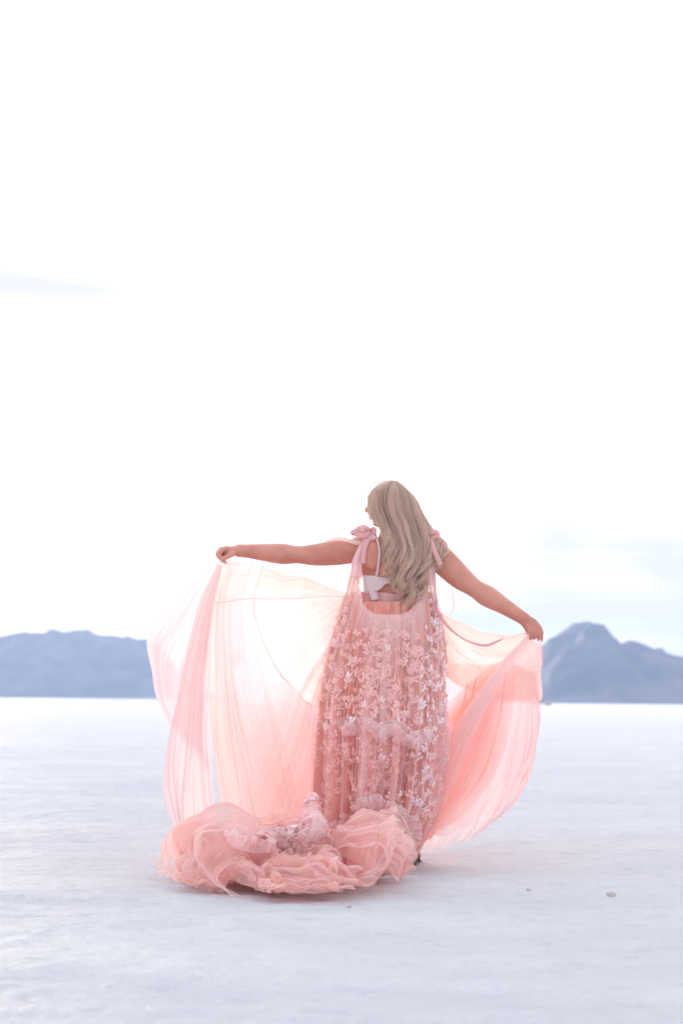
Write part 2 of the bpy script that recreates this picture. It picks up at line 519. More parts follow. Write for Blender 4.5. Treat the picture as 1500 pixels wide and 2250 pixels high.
class Solid:
    """collects closed pieces that a voxel remesh fuses into one skin"""
    def __init__(s): s.v, s.f, s.n = [], [], 0

    def add(s, V, F_):
        s.v.append(V); s.f += [[i + s.n for i in f] for f in F_]; s.n += len(V)

    def limb(s, pts, radii, ry=None, n=18, m=40, hint=(0, 1, 0), world=False):
        C = np.asarray(pts, float)
        C = C if world else P(C[:, 0], C[:, 1], C[:, 2])
        C = cat(C, m); r = cat(np.asarray(radii, float), m); r2 = r if ry is None else cat(np.asarray(ry, float), m)
        A, B = frames(C, hint)
        T = np.cross(A, B)
        # rounded ends
        ends = np.array([.98, .8, .5, .15])
        R = tube_verts(C, r, r2, A, B, n)
        T0 = C[0] - C[1]; T0 /= np.linalg.norm(T0); T1 = C[-1] - C[-2]; T1 /= np.linalg.norm(T1)
        pre = [C[0] + T0 * r[0] * math.sqrt(1 - e * e) + (R[0] - C[0]) * e for e in ends[::-1]]
        post = [C[-1] + T1 * r[-1] * math.sqrt(1 - e * e) + (R[-1] - C[-1]) * e for e in ends]
        R = np.concatenate([np.array(pre), R, np.array(post)])
        k = len(R)
        f = grid_faces(k, n, False)
        idx = np.arange(k * n).reshape(k, n)
        F_ = []
        for a in range(k - 1):
            for b in range(n):
                c = (b + 1) % n
                F_.append([idx[a, b], idx[a, c], idx[a + 1, c], idx[a + 1, b]])
        F_.append(list(idx[0][::-1])); F_.append(list(idx[-1]))
        s.add(R.reshape(-1, 3), F_)

    def ball(s, c, r, rot=None, world=False):
        c = np.asarray(c, float); c = c if world else P(*c)
        bm = bmesh.new(); bmesh.ops.create_icosphere(bm, subdivisions=3, radius=1)
        V = np.array([v.co[:] for v in bm.verts]) * np.asarray(r, float)
        if rot is not None: V = V @ rot.T
        F_ = [[v.index for v in f.verts] for f in bm.faces]; bm.free()
        s.add(V + c, F_)

    def build(s, name, mat, voxel, smooth=4, parent=None):
        me = bpy.data.meshes.new(name + '_raw'); me.from_pydata(np.concatenate(s.v).tolist(), [], s.f)
        o = bpy.data.objects.new('raw', me); col.objects.link(o)
        r = o.modifiers.new('r', 'REMESH'); r.mode = 'VOXEL'; r.voxel_size = voxel; r.use_smooth_shade = True
        sm = o.modifiers.new('s', 'SMOOTH'); sm.factor = .5; sm.iterations = smooth
        dg = bpy.context.evaluated_depsgraph_get()
        out = bpy.data.meshes.new_from_object(o.evaluated_get(dg))
        bpy.data.objects.remove(o); bpy.data.meshes.remove(me)
        out.name = name; out.materials.clear(); out.materials.append(mat)
        out.polygons.foreach_set('use_smooth', np.ones(len(out.polygons), bool))
        return obj(name, out, parent)


B_ = Solid()
Yb = 8.90
s_ = px2m(Yb)
# torso: stacked elliptical sections from pelvis to neck
tor = np.array([  # px, py, half width px, half depth m, Y
    (852, 1500, 78, .115, 8.93), (856, 1450, 84, .125, 8.92), (860, 1410, 78, .115, 8.91), (862, 1370, 68, .100, 8.91), (864, 1330, 64, .093, 8.90),
    (865, 1290, 66, .100, 8.90), (866, 1255, 72, .108, 8.90), (867, 1225, 76, .105, 8.90), (867, 1200, 74, .088, 8.91), (866, 1184, 52, .070, 8.92), (864, 1172, 34, .058, 8.92), (862, 1158, 27, .052, 8.925), (858, 1135, 25, .05, 8.925)])
C = P(tor[:, 0], tor[:, 1], tor[:, 4])
B_.limb(C, tor[:, 2] * s_, tor[:, 3], n=28, m=70, world=True)
# shoulder blades
B_.ball((822, 1222, 8.815), (.050, .030, .065)); B_.ball((905, 1222, 8.815), (.050, .030, .065))
# deltoids
B_.ball((797, 1203, 8.9), (.050, .052, .048)); B_.ball((790, 1197, 8.9), (.046, .050, .040)); B_.ball((938, 1206, 8.9), (.050, .052, .050))
# arms
B_.limb([(815, 1205, 8.90), (780, 1210, 8.90), (735, 1215, 8.89), (690, 1219, 8.88), (655, 1219, 8.87), (620, 1217, 8.85), (580, 1214, 8.82), (545, 1211, 8.79), (525, 1210, 8.775)],
        [.052, .055, .056, .049, .0395, .0465, .039, .031, .029], m=60)
B_.limb([(925, 1210, 8.90), (955, 1218, 8.90), (985, 1245, 8.89), (1012, 1270, 8.88), (1043, 1293, 8.87), (1070, 1310, 8.85), (1105, 1331, 8.83), (1135, 1350, 8.81), (1152, 1361, 8.80)],
        [.054, .061, .060, .054, .042, .048, .038, .031, .029], m=60)
# legs and feet
for lx, bx, yf in ((828, 835, 8.92), (888, 903, 8.98)):
    B_.limb([(lx, 1470, 8.93), (lx + (bx - lx) * .3, 1560, 8.93), (lx + (bx - lx) * .6, 1650, 8.93), (bx, 1700, yf), (bx, 1760, yf), (bx, 1840, yf), (bx, 1868, yf)],
            [.095, .085, .068, .052, .055, .036, .036], m=50)
    h = P(bx, 1868, yf)
    z0 = floor_z(h[0], h[1]) + .012
    B_.limb([(h[0], h[1] - .012, z0 + .030), (h[0] + .004, h[1] + .05, z0 + .032), (h[0] + .010, h[1] + .12, z0 + .022), (h[0] + .014, h[1] + .17, z0 + .014)],
            [.030, .033, .042, .034], ry=[.030, .034, .022, .012], world=True, hint=(0, 0, 1))


# hands
def hand(wrist, knuckles, tips, thumb, palm_r, fr):
    """wrist and thumb in world metres; four knuckles with a mid joint and tip each"""
    kn = np.array(knuckles)
    mid = kn.mean(0)
    B_.limb([wrist, wrist * .45 + mid * .55, mid], [.026, .034, .030], ry=[.020, .019, .015], world=True, hint=palm_r, m=20)
    for k, t, r in zip(kn, tips, fr):
        B_.limb([wrist * .35 + k * .65, k] + [np.array(p) for p in t], [r * 1.1, r * 1.12, r, r * .82][:2 + len(t)], n=12, m=24, world=True)
    B_.limb([np.array(p) for p in thumb], [.013, .0115, .0095], n=12, m=20, world=True)


# her left hand (at the left of the picture): a loose fist, knuckles up, fingers closing down on the cloth
wl = P(527, 1211, 8.775)
kn, tips = [], []
for i, (dx, dy, dd) in enumerate(((496, 1205, -.030), (490, 1206, -.010), (491, 1209, .010), (496, 1213, .030))):
    K = P(dx, dy, 8.765 + dd); kn.append(K)
    tips.append([P(dx - 13 + i, dy + 11, 8.765 + dd * .8), P(dx - 3 + i, dy + 27 - i, 8.765 + dd * .6)])
hand(wl, kn, tips, [P(514, 1216, 8.740), P(502, 1222, 8.728), P(490, 1229, 8.728)], (0, .15, 1), [.0098, .0100, .0095, .0085])
B_.ball((507, 1214, 8.755), (.022, .024, .016)); B_.ball((498, 1219, 8.765), (.016, .022, .014))
# her right hand: back of the hand to the camera, fingers pointing down over the gathered cloth
wr = P(1150, 1360, 8.80)
kn, tips = [], []
for i, (dx, dy, dd) in enumerate(((1163, 1385, -.022), (1172, 1382, -.020), (1181, 1382, -.010), (1188, 1384, .006))):
    K = P(dx, dy, 8.795 + dd); kn.append(K)
    tips.append([P(dx + 1.5, dy + 11 + i * 1.5, 8.790 + dd), P(dx + 1, dy + 19 + i * 2.2, 8.812 + dd)])
hand(wr, kn, tips, [P(1158, 1368, 8.815), P(1158, 1385, 8.835), P(1164, 1396, 8.835)], (0, 1, 0), [.0078, .0084, .0082, .0074])

# head, turned to her left: face towards -X and a little away
face = np.array([-.93, .36, 0]); side = np.array([.36, .93, 0]); upv = np.array([0, 0, 1.0])
Rh = np.stack([face, side, upv], 1)
hc = P(853, 1108, 8.915)


def hp(f, s, u): return hc + face * f + side * s + upv * u


B_.ball(hc + upv * .018, (.092, .073, .086), Rh, True)
B_.ball(hp(.030, 0, -.030), (.058, .056, .070), Rh, True)          # face
B_.ball(hp(.048, 0, -.082), (.026, .026, .020), Rh, True)          # chin
B_.ball(hp(.076, 0, .030), (.022, .045, .022), Rh, True)           # brow
B_.limb([hp(.086, 0, .012), hp(.097, 0, -.010), hp(.105, 0, -.024), hp(.093, 0, -.034)], [.006, .008, .009, .007], world=True, n=12, m=14)
B_.ball(hp(.083, 0, -.052), (.010, .022, .006), Rh, True)          # lips
B_.ball(hp(.080, 0, -.062), (.011, .019, .007), Rh, True)
for sd in (-1, 1):
    B_.ball(hp(.060, sd * .036, -.018), (.026, .022, .024), Rh, True)   # cheeks
    B_.ball(hp(.078, sd * .030, .004), (.012, .016, .009), Rh, True)    # closed eyelids
    B_.ball(hp(-.008, sd * .073, -.012), (.018, .008, .030), Rh, True)  # ears
B_.limb([hp(-.018, 0, -.03), P(860, 1150, 8.92), P(863, 1176, 8.92)], [.052, .050, .056], world=True, m=14)
body = B_.build('body', M_skin, .0036, 4, person)

# ------------------------------------------------------------------ hair
guides = np.array([
    [(852, 1062), (820, 1074), (810, 1100), (814, 1132), (833, 1152), (846, 1176), (852, 1208), (846, 1240), (840, 1268)],
    [(856, 1059), (828, 1076), (820, 1110), (834, 1144), (854, 1170), (864, 1204), (858, 1240), (868, 1272), (872, 1300)],
    [(860, 1057), (844, 1078), (842, 1115), (858, 1152), (873, 1190), (872, 1228), (868, 1262), (884, 1298), (884, 1326)],
    [(864, 1056), (862, 1082), (864, 1122), (880, 1160), (890, 1200), (888, 1240), (882, 1276), (898, 1308), (890, 1346)],
    [(868, 1056), (880, 1080), (888, 1122), (903, 1162), (912, 1202), (905, 1240), (898, 1276), (908, 1304), (900, 1336)],
    [(872, 1058), (896, 1082), (910, 1122), (924, 1162), (934, 1200), (928, 1238), (918, 1268), (924, 1292), (914, 1316)],
    [(875, 1062), (905, 1088), (920, 1124), (934, 1160), (943, 1192), (942, 1224), (930, 1252), (934, 1276), (924, 1300)],
    [(877, 1066), (911, 1098), (927, 1132), (942, 1158), (955, 1176), (966, 1190), (974, 1204), (976, 1216), (972, 1226)]], float)


def hair():
    NS, NV = 8500, 44
    G = guides.shape[0]
    v = np.linspace(0, 1, NV)
    dense = np.stack([cat(gd, NV) for gd in guides])        # G, NV, 2
    ncl = 84
    cl_u = np.sort(rng.uniform(0, 1, ncl)) ** 1.12
    cl_ph = rng.uniform(0, 2 * math.pi, ncl); cl_fr = rng.uniform(2.6, 4.2, ncl); cl_am = rng.uniform(5, 11, ncl); cl_dp = rng.uniform(0, .055, ncl)
    cl_tn = rng.uniform(.0, 1.0, ncl); cl_len = rng.uniform(.80, 1.0, ncl)
    k = rng.integers(0, ncl, NS)
    u0 = np.clip(cl_u[k] + rng.normal(0, .035, NS), 0, 1)
    u1 = np.clip(cl_u[k] + rng.normal(0, .008, NS), 0, 1)
    ln = cl_len[k] * rng.uniform(.86, 1.02, NS)
    vv = v[None] * ln[:, None]
    uu = u0[:, None] + (u1 - u0)[:, None] * np.clip(vv * 1.35, 0, 1) ** .8
    gi = uu * (G - 1); i0 = np.clip(gi.astype(int), 0, G - 2); f = gi - i0
    vi = np.clip(vv, 0, 1) * (NV - 1); j0 = np.clip(vi.astype(int), 0, NV - 2); h = vi - j0

    def S(i, j): return dense[i, j]
    a = S(i0, j0) * (1 - h)[..., None] + S(i0, j0 + 1) * h[..., None]
    b = S(i0 + 1, j0) * (1 - h)[..., None] + S(i0 + 1, j0 + 1) * h[..., None]
    xy = a * (1 - f)[..., None] + b * f[..., None]
    amp = np.clip(vv - .22, 0, 1) * 1.5 * cl_am[k][:, None]
    ph = 2 * math.pi * cl_fr[k][:, None] * vv ** 1.1 + cl_ph[k][:, None] + rng.normal(0, .13, NS)[:, None]
    xy[..., 0] += amp * np.sin(ph) + rng.normal(0, .8, NS)[:, None] * vv * 3
    xy[..., 1] += amp * .35 * np.cos(ph * .9)
    # flyaway
    fly = (rng.uniform(0, 1, NS) < .20)[:, None] * rng.normal(0, 8, NS)[:, None] * vv
    xy[..., 0] += fly
    # depth: over the skull, then down the back, bulging in the middle
    prof = np.interp(vv, [0, .10, .25, .42, .6, .8, 1.0], [.03, .070, .100, .115, .150, .150, .140])
    lat = np.clip(np.abs(uu - .5) * 2, 0, 1)
    edge = np.sqrt(np.clip(1 - lat ** 2.2, 0, 1))
    skull = np.clip(1 - vv * 2.6, 0, 1)
    dep = prof * (edge * (.75 * skull + .35) + (1 - skull) * .55 * (1 - .35 * lat))
    layer = rng.uniform(0, 1, NS)[:, None] * .020 + cl_dp[k][:, None] * np.clip(vv * 1.6, 0, 1)
    Yd = 8.915 - dep - layer + amp * .0016 * np.cos(ph)
    C = P(xy[..., 0], xy[..., 1], Yd)
    rads = .00072 * (1.15 - .6 * v ** 2)[None] * rng.uniform(.8, 1.35, NS)[:, None]
    T = np.gradient(C, axis=1); T /= np.linalg.norm(T, axis=-1, keepdims=True) + 1e-9
    A = np.cross(T, np.array([0, 1.0, 0])); A /= np.linalg.norm(A, axis=-1, keepdims=True) + 1e-9
    Bn = np.cross(A, T)
    th = np.array([math.pi / 2, math.pi * 7 / 6, math.pi * 11 / 6])
    ring = C[:, :, None] + rads[..., None, None] * (np.cos(th)[None, None, :, None] * A[:, :, None] + np.sin(th)[None, None, :, None] * Bn[:, :, None])
    idx = np.arange(NS * NV * 3).reshape(NS, NV, 3)
    i2 = np.roll(idx, -1, 2)
    Fc = np.stack([idx[:, :-1], i2[:, :-1], i2[:, 1:], idx[:, 1:]], -1).reshape(-1, 4)
    tone = np.clip(cl_tn[k] * .80 + .24 + rng.normal(0, .24, NS), 0, 1)[:, None] * np.ones(NV)[None] + .18 * v[None] - .05
    tone = np.repeat(tone[..., None], 3, 2)
    me = mesh('hair', ring, Fc, M_hair, True, {'tone': np.clip(tone, 0, 1)})
    o = obj('hair', me, person)
    return o


hair_o = hair()
# scalp cap under the strands, so that no skin shows between them
cap = Solid()
cap.ball(hc + upv * .022 - face * .006, (.094, .079, .088), Rh, True)
cap.limb([P(868, 1110, 8.87), P(878, 1150, 8.85), P(892, 1200, 8.82), P(896, 1245, 8.81), P(893, 1285, 8.81)], [.06, .062, .060, .042, .018], ry=[.05, .04, .022, .016, .01], world=True, m=30)
cap_o = cap.build('scalp_hair', M_hair, .006, 6, hair_o)
at = cap_o.data.attributes.new('tone', 'FLOAT', 'POINT'); at.data.foreach_set('value', np.full(len(cap_o.data.vertices), .6, 'f'))
zc = np.empty(len(cap_o.data.vertices) * 3, 'f'); cap_o.data.vertices.foreach_get('co', zc); zc = zc.reshape(-1, 3)
# keep the cap off the face
cut = (zc + np.array(FOOT) - hc) @ face
bm = bmesh.new(); bm.from_mesh(cap_o.data)
bmesh.ops.delete(bm, geom=[v for v in bm.verts if cut[v.index] > .066 and (zc[v.index][2] + FOOT[2] - hc[2]) < .055], context='VERTS')
bm.to_mesh(cap_o.data); bm.free()

# ------------------------------------------------------------------ dress: gown
sil = np.array([  # py, left px, right px, half depth m, centre Y
    (1190, 790, 948, .105, 8.90), (1240, 782, 947, .125, 8.90), (1300, 768, 950, .14, 8.90), (1350, 753, 959, .155, 8.89), (1400, 736, 967, .18, 8.88),
    (1450, 724, 970, .20, 8.86), (1500, 713, 972, .23, 8.84), (1550, 707, 974, .25, 8.82), (1600, 704, 978, .27, 8.80), (1650, 703, 975, .29, 8.78),
    (1700, 701, 970, .30, 8.77), (1750, 700, 962, .32, 8.76), (1800, 698, 950, .33, 8.75), (1850, 704, 928, .35, 8.75), (1900, 716, 905, .36, 8.75)])


def sil_at(y):
    return [np.interp(y, sil[:, 0], sil[:, k]) for k in range(1, 5)]


def gown_pt(th, y, off=0.0, fold=1.0):
    """point on the gown: th = 0 faces the camera, y is the photo row of the silhouette"""
    L, R, dp, Yc = sil_at(y)
    hw = (R - L) / 2; cx = (R + L) / 2
    k = np.clip((y - 1300) / 500, 0, 1)
    fo = (.009 + .030 * k) * (noise(th * 9.0, y * .0016, 2.3) * 2.0 + noise(th * 22.0 + 3, y * .0022, 7.7) * .9) * fold
    rr = off - .024 * k + fo + .004 * noise(th * 45, y * .003, 9.1) * fold
    x = cx + (hw + rr / s_) * np.sin(th)
    Y = Yc - (dp + rr) * np.cos(th)
    p = P(x, y, Yc)
    p = P(x, y, Y) * 1.0
    gz = ground_h(p[..., 0], p[..., 1]) + .01
    p[..., 2] = np.maximum(p[..., 2], gz)
    return p


def y_top(th):
    x = 867 + 88 * np.sin(th)
    t = np.clip(np.abs(x - 866) / 75, 0, 1)
    u = 1352 - 112 * t ** 3.4
    return np.where(np.abs(th) < math.pi / 2, u, 1232 - 12 * np.cos(th))


def gown(name, mat, off, top, bot, nth=520, nv=170, fold=1.0, parent=None, span=(-math.pi, math.pi), bfly=0):
    closed = span[1] - span[0] > 6.2
    th = np.linspace(*span, nth, endpoint=not closed)
    v = np.linspace(0, 1, nv)
    yt = top(th) if callable(top) else np.full(nth, top)
    yb = bot(th) if callable(bot) else np.full(nth, bot)
    y = yt[:, None] + (yb - yt)[:, None] * v[None]
    Vv = gown_pt(th[:, None] + 0 * y, y, off, fold)
    faces = grid_faces(nth, nv, closed)
    return th, y, Vv, faces


def butterflies(centres, ups, nrms, size, white):
    """small four-winged appliques: verts, quads, material index"""
    Vs, Fs, Ms = [], [], []
    wing = [((.03, .0), (.35, .95), (1.0, .90), (.95, .12)), ((.03, .0), (.80, -.04), (.72, -.78), (.18, -.70))]
    n0 = 0
    for c, u, n, s, wt_ in zip(centres, ups, nrms, size, white):
        a = rng.normal(0, .7)
        r = np.cross(u, n); u2 = u * math.cos(a) + r * math.sin(a); r2 = np.cross(u2, n)
        lift = rng.uniform(.0, .38)
        for sgn in (-1, 1):
            for wg in wing:
                for (x, y) in wg:
                    Vs.append(c + s * (r2 * x * sgn + u2 * y + n * (abs(x) * lift + .12)))
                Fs.append([n0, n0 + 1, n0 + 2, n0 + 3]); n0 += 4; Ms.append(2 if wt_ else 1)
    return np.array(Vs), np.array(Fs), Ms


th, y, Vv, faces = gown('dress', M_gown, .012, y_top, 1893.0)
nb = 2200
bt = rng.uniform(-1.75, 1.75, nb); by = rng.uniform(0, 1, nb) ** .85 * (1880 - 1380) + 1375
keep = noise(bt * 5.0, by * .003, 6.6) < .34
bt, by = bt[keep], by[keep]; nb = len(bt)
by = np.where(np.abs(bt) > 1, np.maximum(by - 60, 1300), by)
c0 = gown_pt(bt, by, .0105); cu = gown_pt(bt, by - 3, .0105); ct = gown_pt(bt + .02, by, .0105)
gcov = 1 + .9 * np.clip(noise(th[:, None] * 13, y * .002, 4.4) * 2, -.9, 1.5) + 2.4 * np.exp(-(y - y[:, :1]) / 40)
ups = cu - c0; ups /= np.linalg.norm(ups, axis=1)[:, None]; tg = ct - c0; tg /= np.linalg.norm(tg, axis=1)[:, None]
nr = np.cross(ups, tg); nr *= np.sign(np.einsum('ij,ij->i', nr, CAM - c0) * np.where(np.abs(bt) < 1.57, 1, -1))[:, None]
isw = rng.uniform(0, 1, nb) < np.where(bt > .65, .60, .04)
bv, bf, bm_ = butterflies(c0, ups, nr, rng.uniform(.010, .0175, len(c0)), isw)
allv = np.concatenate([Vv.reshape(-1, 3), bv]); allf = np.concatenate([faces, bf + Vv.size // 3])
me = mesh('dress', allv, allf, [M_gown, M_bfly, M_bflyw], True, {'cov': np.concatenate([np.clip(gcov, .15, 3.4).ravel(), np.ones(len(bv))])}, [0] * len(faces) + bm_)
dress = obj('dress', me, person)

# lining seen through the net
th, y, Vv, faces = gown('lining', M_under, -.012, lambda t: np.where(np.abs(t) < 1.57, 1322 + 0 * t, 1300.0), 1885.0, fold=1.7)
obj('lining', mesh('lining', Vv, faces, M_under), dress)
# gathered pink bodice inside the low back
bt_ = np.linspace(-1.45, 1.45, 160); bv_ = np.linspace(0, 1, 24)
T2, V2 = np.meshgrid(bt_, bv_, indexing='ij')
yy = 1304 + 60 * V2 + 5 * np.sin(T2 * 2)
L, R, dp, Yc = sil_at(yy)
r2 = .006 * noise(T2 * 3, V2 * 7, 1.2) + .004 * noise(T2 * 14, V2 * 3, 5)
Vb = P((L + R) / 2 + (72 + r2 / s_) * np.sin(T2), yy, 8.90 - (.106 + r2) * np.cos(T2))
obj('bodice', mesh('bodice', Vb, grid_faces(160, 24), M_ribbon), dress)

# second flounce: net laid over the lower half, with ruffled upper edge
th, y, Vv, faces = gown('flounce', M_white, .018, lambda t: 1606 + 10 * np.sin(t * 3 + 1) + 6 * np.sin(t * 9), lambda t: 1806 + 12 * np.sin(t * 4), span=(-1.9, 1.9), nth=360, nv=60, fold=1.3)
obj('flounce', mesh('flounce', Vv, faces, tulle('flounce_net', (.97, .80, .82), .14, (.95, .76, .76), .45)), dress)


HEAP = []


def on_heap(px, py, lift=.02, default=7.8):
    d = P(px, py, 1.0) - CAM; d /= np.linalg.norm(d)
    hits = [t.ray_cast(Vector(CAM.tolist()), Vector(d.tolist()))[0] for t in HEAP]
    return (px, py, min([h.y for h in hits if h] or [default]) - lift)


def ruffle(name, path, width, mat, parent, amp=.012, waves=14, n=260, m=10, hint=(0, 1, 0), hem=True, seed=0, flare=1.0, world=False, droop=0.0):
    """a strip whose free edge is longer than its gathered edge"""
    C = np.asarray(path, float); C = C if world else P(C[:, 0], C[:, 1], C[:, 2]); C = cat(C, n)
    T = np.gradient(C, axis=0); T /= np.linalg.norm(T, axis=1)[:, None]
    h = np.asarray(hint, float); Nn = h[None] - T * (T @ h)[:, None]; Nn /= np.linalg.norm(Nn, axis=1)[:, None] + 1e-9
    W = np.cross(T, Nn)
    s = np.linspace(0, 1, n); t = np.linspace(0, 1, m)
    ph = 2 * math.pi * waves * (s + .09 * noise(s * 7, 0, seed)) + 3 * noise(s * 5, 3, seed)
    am = amp * (.6 + .8 * np.abs(noise(s * 12, 1, seed) * 2))
    wd = width * (1 + .5 * noise(s * 8, 2, seed + 5)) * np.clip(np.minimum(s, 1 - s) * 12, .25, 1)
    V = C[:, None] + W[:, None] * (wd[:, None] * t[None])[..., None] \
        + Nn[:, None] * ((am * np.sin(ph))[:, None] * t[None] ** 1.3)[..., None] * flare \
        + T[:, None] * ((am * .9 * np.cos(2 * ph + 1))[:, None] * t[None] ** 1.5)[..., None]
    V[..., 2] -= droop * t[None] ** 2
    gz = ground_h(V[..., 0], V[..., 1]) + .004
    V[..., 2] = np.maximum(V[..., 2], gz)
    Vf, Ff, mi = [V.reshape(-1, 3)], [grid_faces(n, m)], [0] * ((n - 1) * (m - 1))
    mats = [mat]
    if hem:
        E = V[:, -1]; A, Bn = frames(E)
        rg = tube_verts(E, np.full(n, .0013), np.full(n, .0013), A, Bn, 4)
        Vf.append(rg.reshape(-1, 3)); idx = np.arange(n * 4).reshape(n, 4) + n * m; i2 = np.roll(idx, -1, 1)
        ff = np.stack([idx[:-1], i2[:-1], i2[1:], idx[1:]], -1).reshape(-1, 4); Ff.append(ff); mi += [1] * len(ff); mats.append(M_hem)
    return obj(name, mesh(name, np.concatenate(Vf), np.concatenate(Ff), mats, True, None, mi), parent)


def gp(px, py, lift=.03):
    """photo point on the gown front, lifted off it"""
    L, R, dp, Yc = sil_at(py)
    sn = np.clip((px - (L + R) / 2) / ((R - L) / 2), -.97, .97)
    return (px, py, float(Yc - (dp + lift) * math.sqrt(1 - sn * sn)))


ruffle('ruffle', [gp(738, 1560), gp(742, 1600), gp(770, 1618), gp(800, 1604), gp(830, 1618), gp(870, 1612), gp(905, 1634), gp(940, 1626), gp(972, 1600)], .052, M_white, dress, .020, 11, seed=2)
ruffle('ruffle', [gp(790, 1600, .04), gp(815, 1612, .04), gp(835, 1634, .04), gp(862, 1618, .04), gp(890, 1640, .04), gp(925, 1648, .04)], .045, M_white, dress, .018, 9, seed=4)
ruffle('ruffle', [gp(775, 1778, .05), gp(800, 1790, .05), gp(830, 1782, .05), gp(858, 1800, .05), gp(885, 1812, .05)], .06, M_white, dress, .022, 7, seed=6)
ruffle('ruffle', [gp(884, 1796, .03), gp(893, 1822, .03), gp(888, 1850, .03), gp(872, 1872, .03)], .06, M_white, dress, .016, 6, seed=7)
ruffle('ruffle', [gp(958, 1540, .02), gp(968, 1600, .02), gp(962, 1680, .02)], .04, M_white, dress, .012, 6, seed=8)

# neck trim along the U of the low back
tt = np.linspace(-1.30, 1.30, 120)
rows_ = []
for k, dy in enumerate((-3, 1, 7, 14)):
    rows_.append(gown_pt(tt, y_top(tt) + dy, .017 + .002 * (k % 2), .5))
obj('neckline_trim', mesh('neckline_trim', np.stack(rows_, 1), grid_faces(120, 4), M_white), dress)


def band(name, pts, width, mat, parent, hint=(0, -1, 0), n=50, thick=.0015, taper=None, fold=.2, world=False):
    """flat cloth strip with thickness"""
    C = np.asarray(pts, float); C = C if world else P(C[:, 0], C[:, 1], C[:, 2]); C = cat(C, n)
    A, Bn = frames(C, hint)
    wv = np.full(n, width / 2) if taper is None else cat(np.asarray(taper, float), n) * width / 2
    m_ = 9
    q_ = np.linspace(-1, 1, m_)
    V = C[:, None] + A[:, None] * (wv[:, None] * q_[None])[..., None] + Bn[:, None] * (wv[:, None] * fold * np.sin(q_ * 4 + 1)[None])[..., None]
    me = mesh(name, V, grid_faces(n, m_), mat)
    o = obj(name, me, parent)
    sd = o.modifiers.new('thickness', 'SOLIDIFY'); sd.thickness = thick
    return o


# straps with bows
band('shoulder_strap', [(782, 1268, 8.79), (784, 1235, 8.795), (794, 1205, 8.80), (806, 1182, 8.83), (815, 1168, 8.87)], .040, M_strap, dress, taper=[1.3, 1.1, .8, .6, .5])
band('shoulder_strap', [(946, 1285, 8.78), (944, 1250, 8.78), (944, 1220, 8.79), (946, 1195, 8.82), (946, 1180, 8.86)], .036, M_strap, dress, taper=[1.3, 1, .7, .6, .5])
for nm, loops in (('bow', [[(814, 1168, 8.83), (795, 1165, 8.80), (778, 1169, 8.79), (774, 1171, 8.81), (786, 1172, 8.83), (811, 1170, 8.85)],
                           [(812, 1170, 8.83), (820, 1162, 8.82), (822, 1170, 8.80), (812, 1173, 8.82)],
                           [(813, 1168, 8.82), (800, 1160, 8.80), (788, 1163, 8.79), (800, 1168, 8.79)],
                           [(813, 1170, 8.81), (798, 1176, 8.79), (784, 1172, 8.79), (776, 1164, 8.80)],
                           [(812, 1170, 8.82), (808, 1185, 8.80), (800, 1205, 8.79), (797, 1238, 8.785)],
                           [(811, 1170, 8.82), (816, 1180, 8.80), (818, 1186, 8.80)]]),
                  ('bow', [[(946, 1180, 8.80), (954, 1168, 8.78), (962, 1175, 8.78), (947, 1184, 8.79)],
                           [(944, 1182, 8.79), (951, 1200, 8.755), (959, 1222, 8.75), (968, 1240, 8.75)],
                           [(946, 1180, 8.84), (962, 1183, 8.83), (972, 1192, 8.84), (980, 1200, 8.85)]])):
    parts_ = [band(nm, lp, .020 if k < 2 else .024, M_ribbon, dress, fold=.25) for k, lp in enumerate(loops)]
    bm = bmesh.new()
    for o in parts_: bm.from_mesh(o.data)
    bm.to_mesh(parts_[0].data); bm.free()
    for o in parts_[1:]: bpy.data.objects.remove(o)

# off-shoulder ribbons round the arms
def arm_band(pts, rad_, name='arm_ribbon'):
    C = P(*np.array(pts[0], float)); D2 = P(*np.array(pts[1], float)) - C; D2 /= np.linalg.norm(D2)
    A, Bn = frames(np.stack([C, C + D2 * .01]))
    a = np.linspace(0, 2 * math.pi, 48)
    ring = C + np.cos(a)[:, None] * A[0] * rad_ + np.sin(a)[:, None] * Bn[0] * rad_
    V = np.stack([ring + D2 * (.3 * rad_ * np.cos(a + 1))[:, None] + D2 * k * .009 for k in (0, 1, 2)], 1)
    o = obj(name, mesh(name, V, grid_faces(48, 3), M_ribbon), dress)
    sd = o.modifiers.new('thickness', 'SOLIDIFY'); sd.thickness = .001


band('arm_ribbon', [(800, 1193, 8.835), (780, 1192, 8.835), (758, 1186, 8.84), (738, 1184, 8.85), (715, 1190, 8.86)], .018, M_trim, dress, taper=[1, 1, .9, .7, .3])
band('arm_ribbon', [(950, 1190, 8.83), (965, 1192, 8.83), (978, 1200, 8.84), (986, 1215, 8.86)], .018, M_trim, dress)

# bralette
br = band('bralette', [(798, 1284, 8.80), (825, 1282, 8.782), (850, 1276, 8.778), (890, 1280, 8.778), (930, 1284, 8.80)], .036, M_bra, person, fold=.02, taper=[2.2, 1.9, .7, .7, 1.6])
band('bralette_strap', [(820, 1166, 8.855), (828, 1185, 8.80), (833, 1210, 8.783), (831, 1238, 8.783), (826, 1268, 8.785)], .010, M_bra, br, fold=.05)
band('bralette_strap', [(908, 1168, 8.86), (902, 1200, 8.79), (903, 1240, 8.783), (906, 1272, 8.783)], .010, M_bra, br, fold=.05)
band('bralette_panel', [(812, 1266, 8.79), (816, 1290, 8.787), (824, 1318, 8.785)], .040, M_bra, br, fold=.02, taper=[1.1, .9, .8])

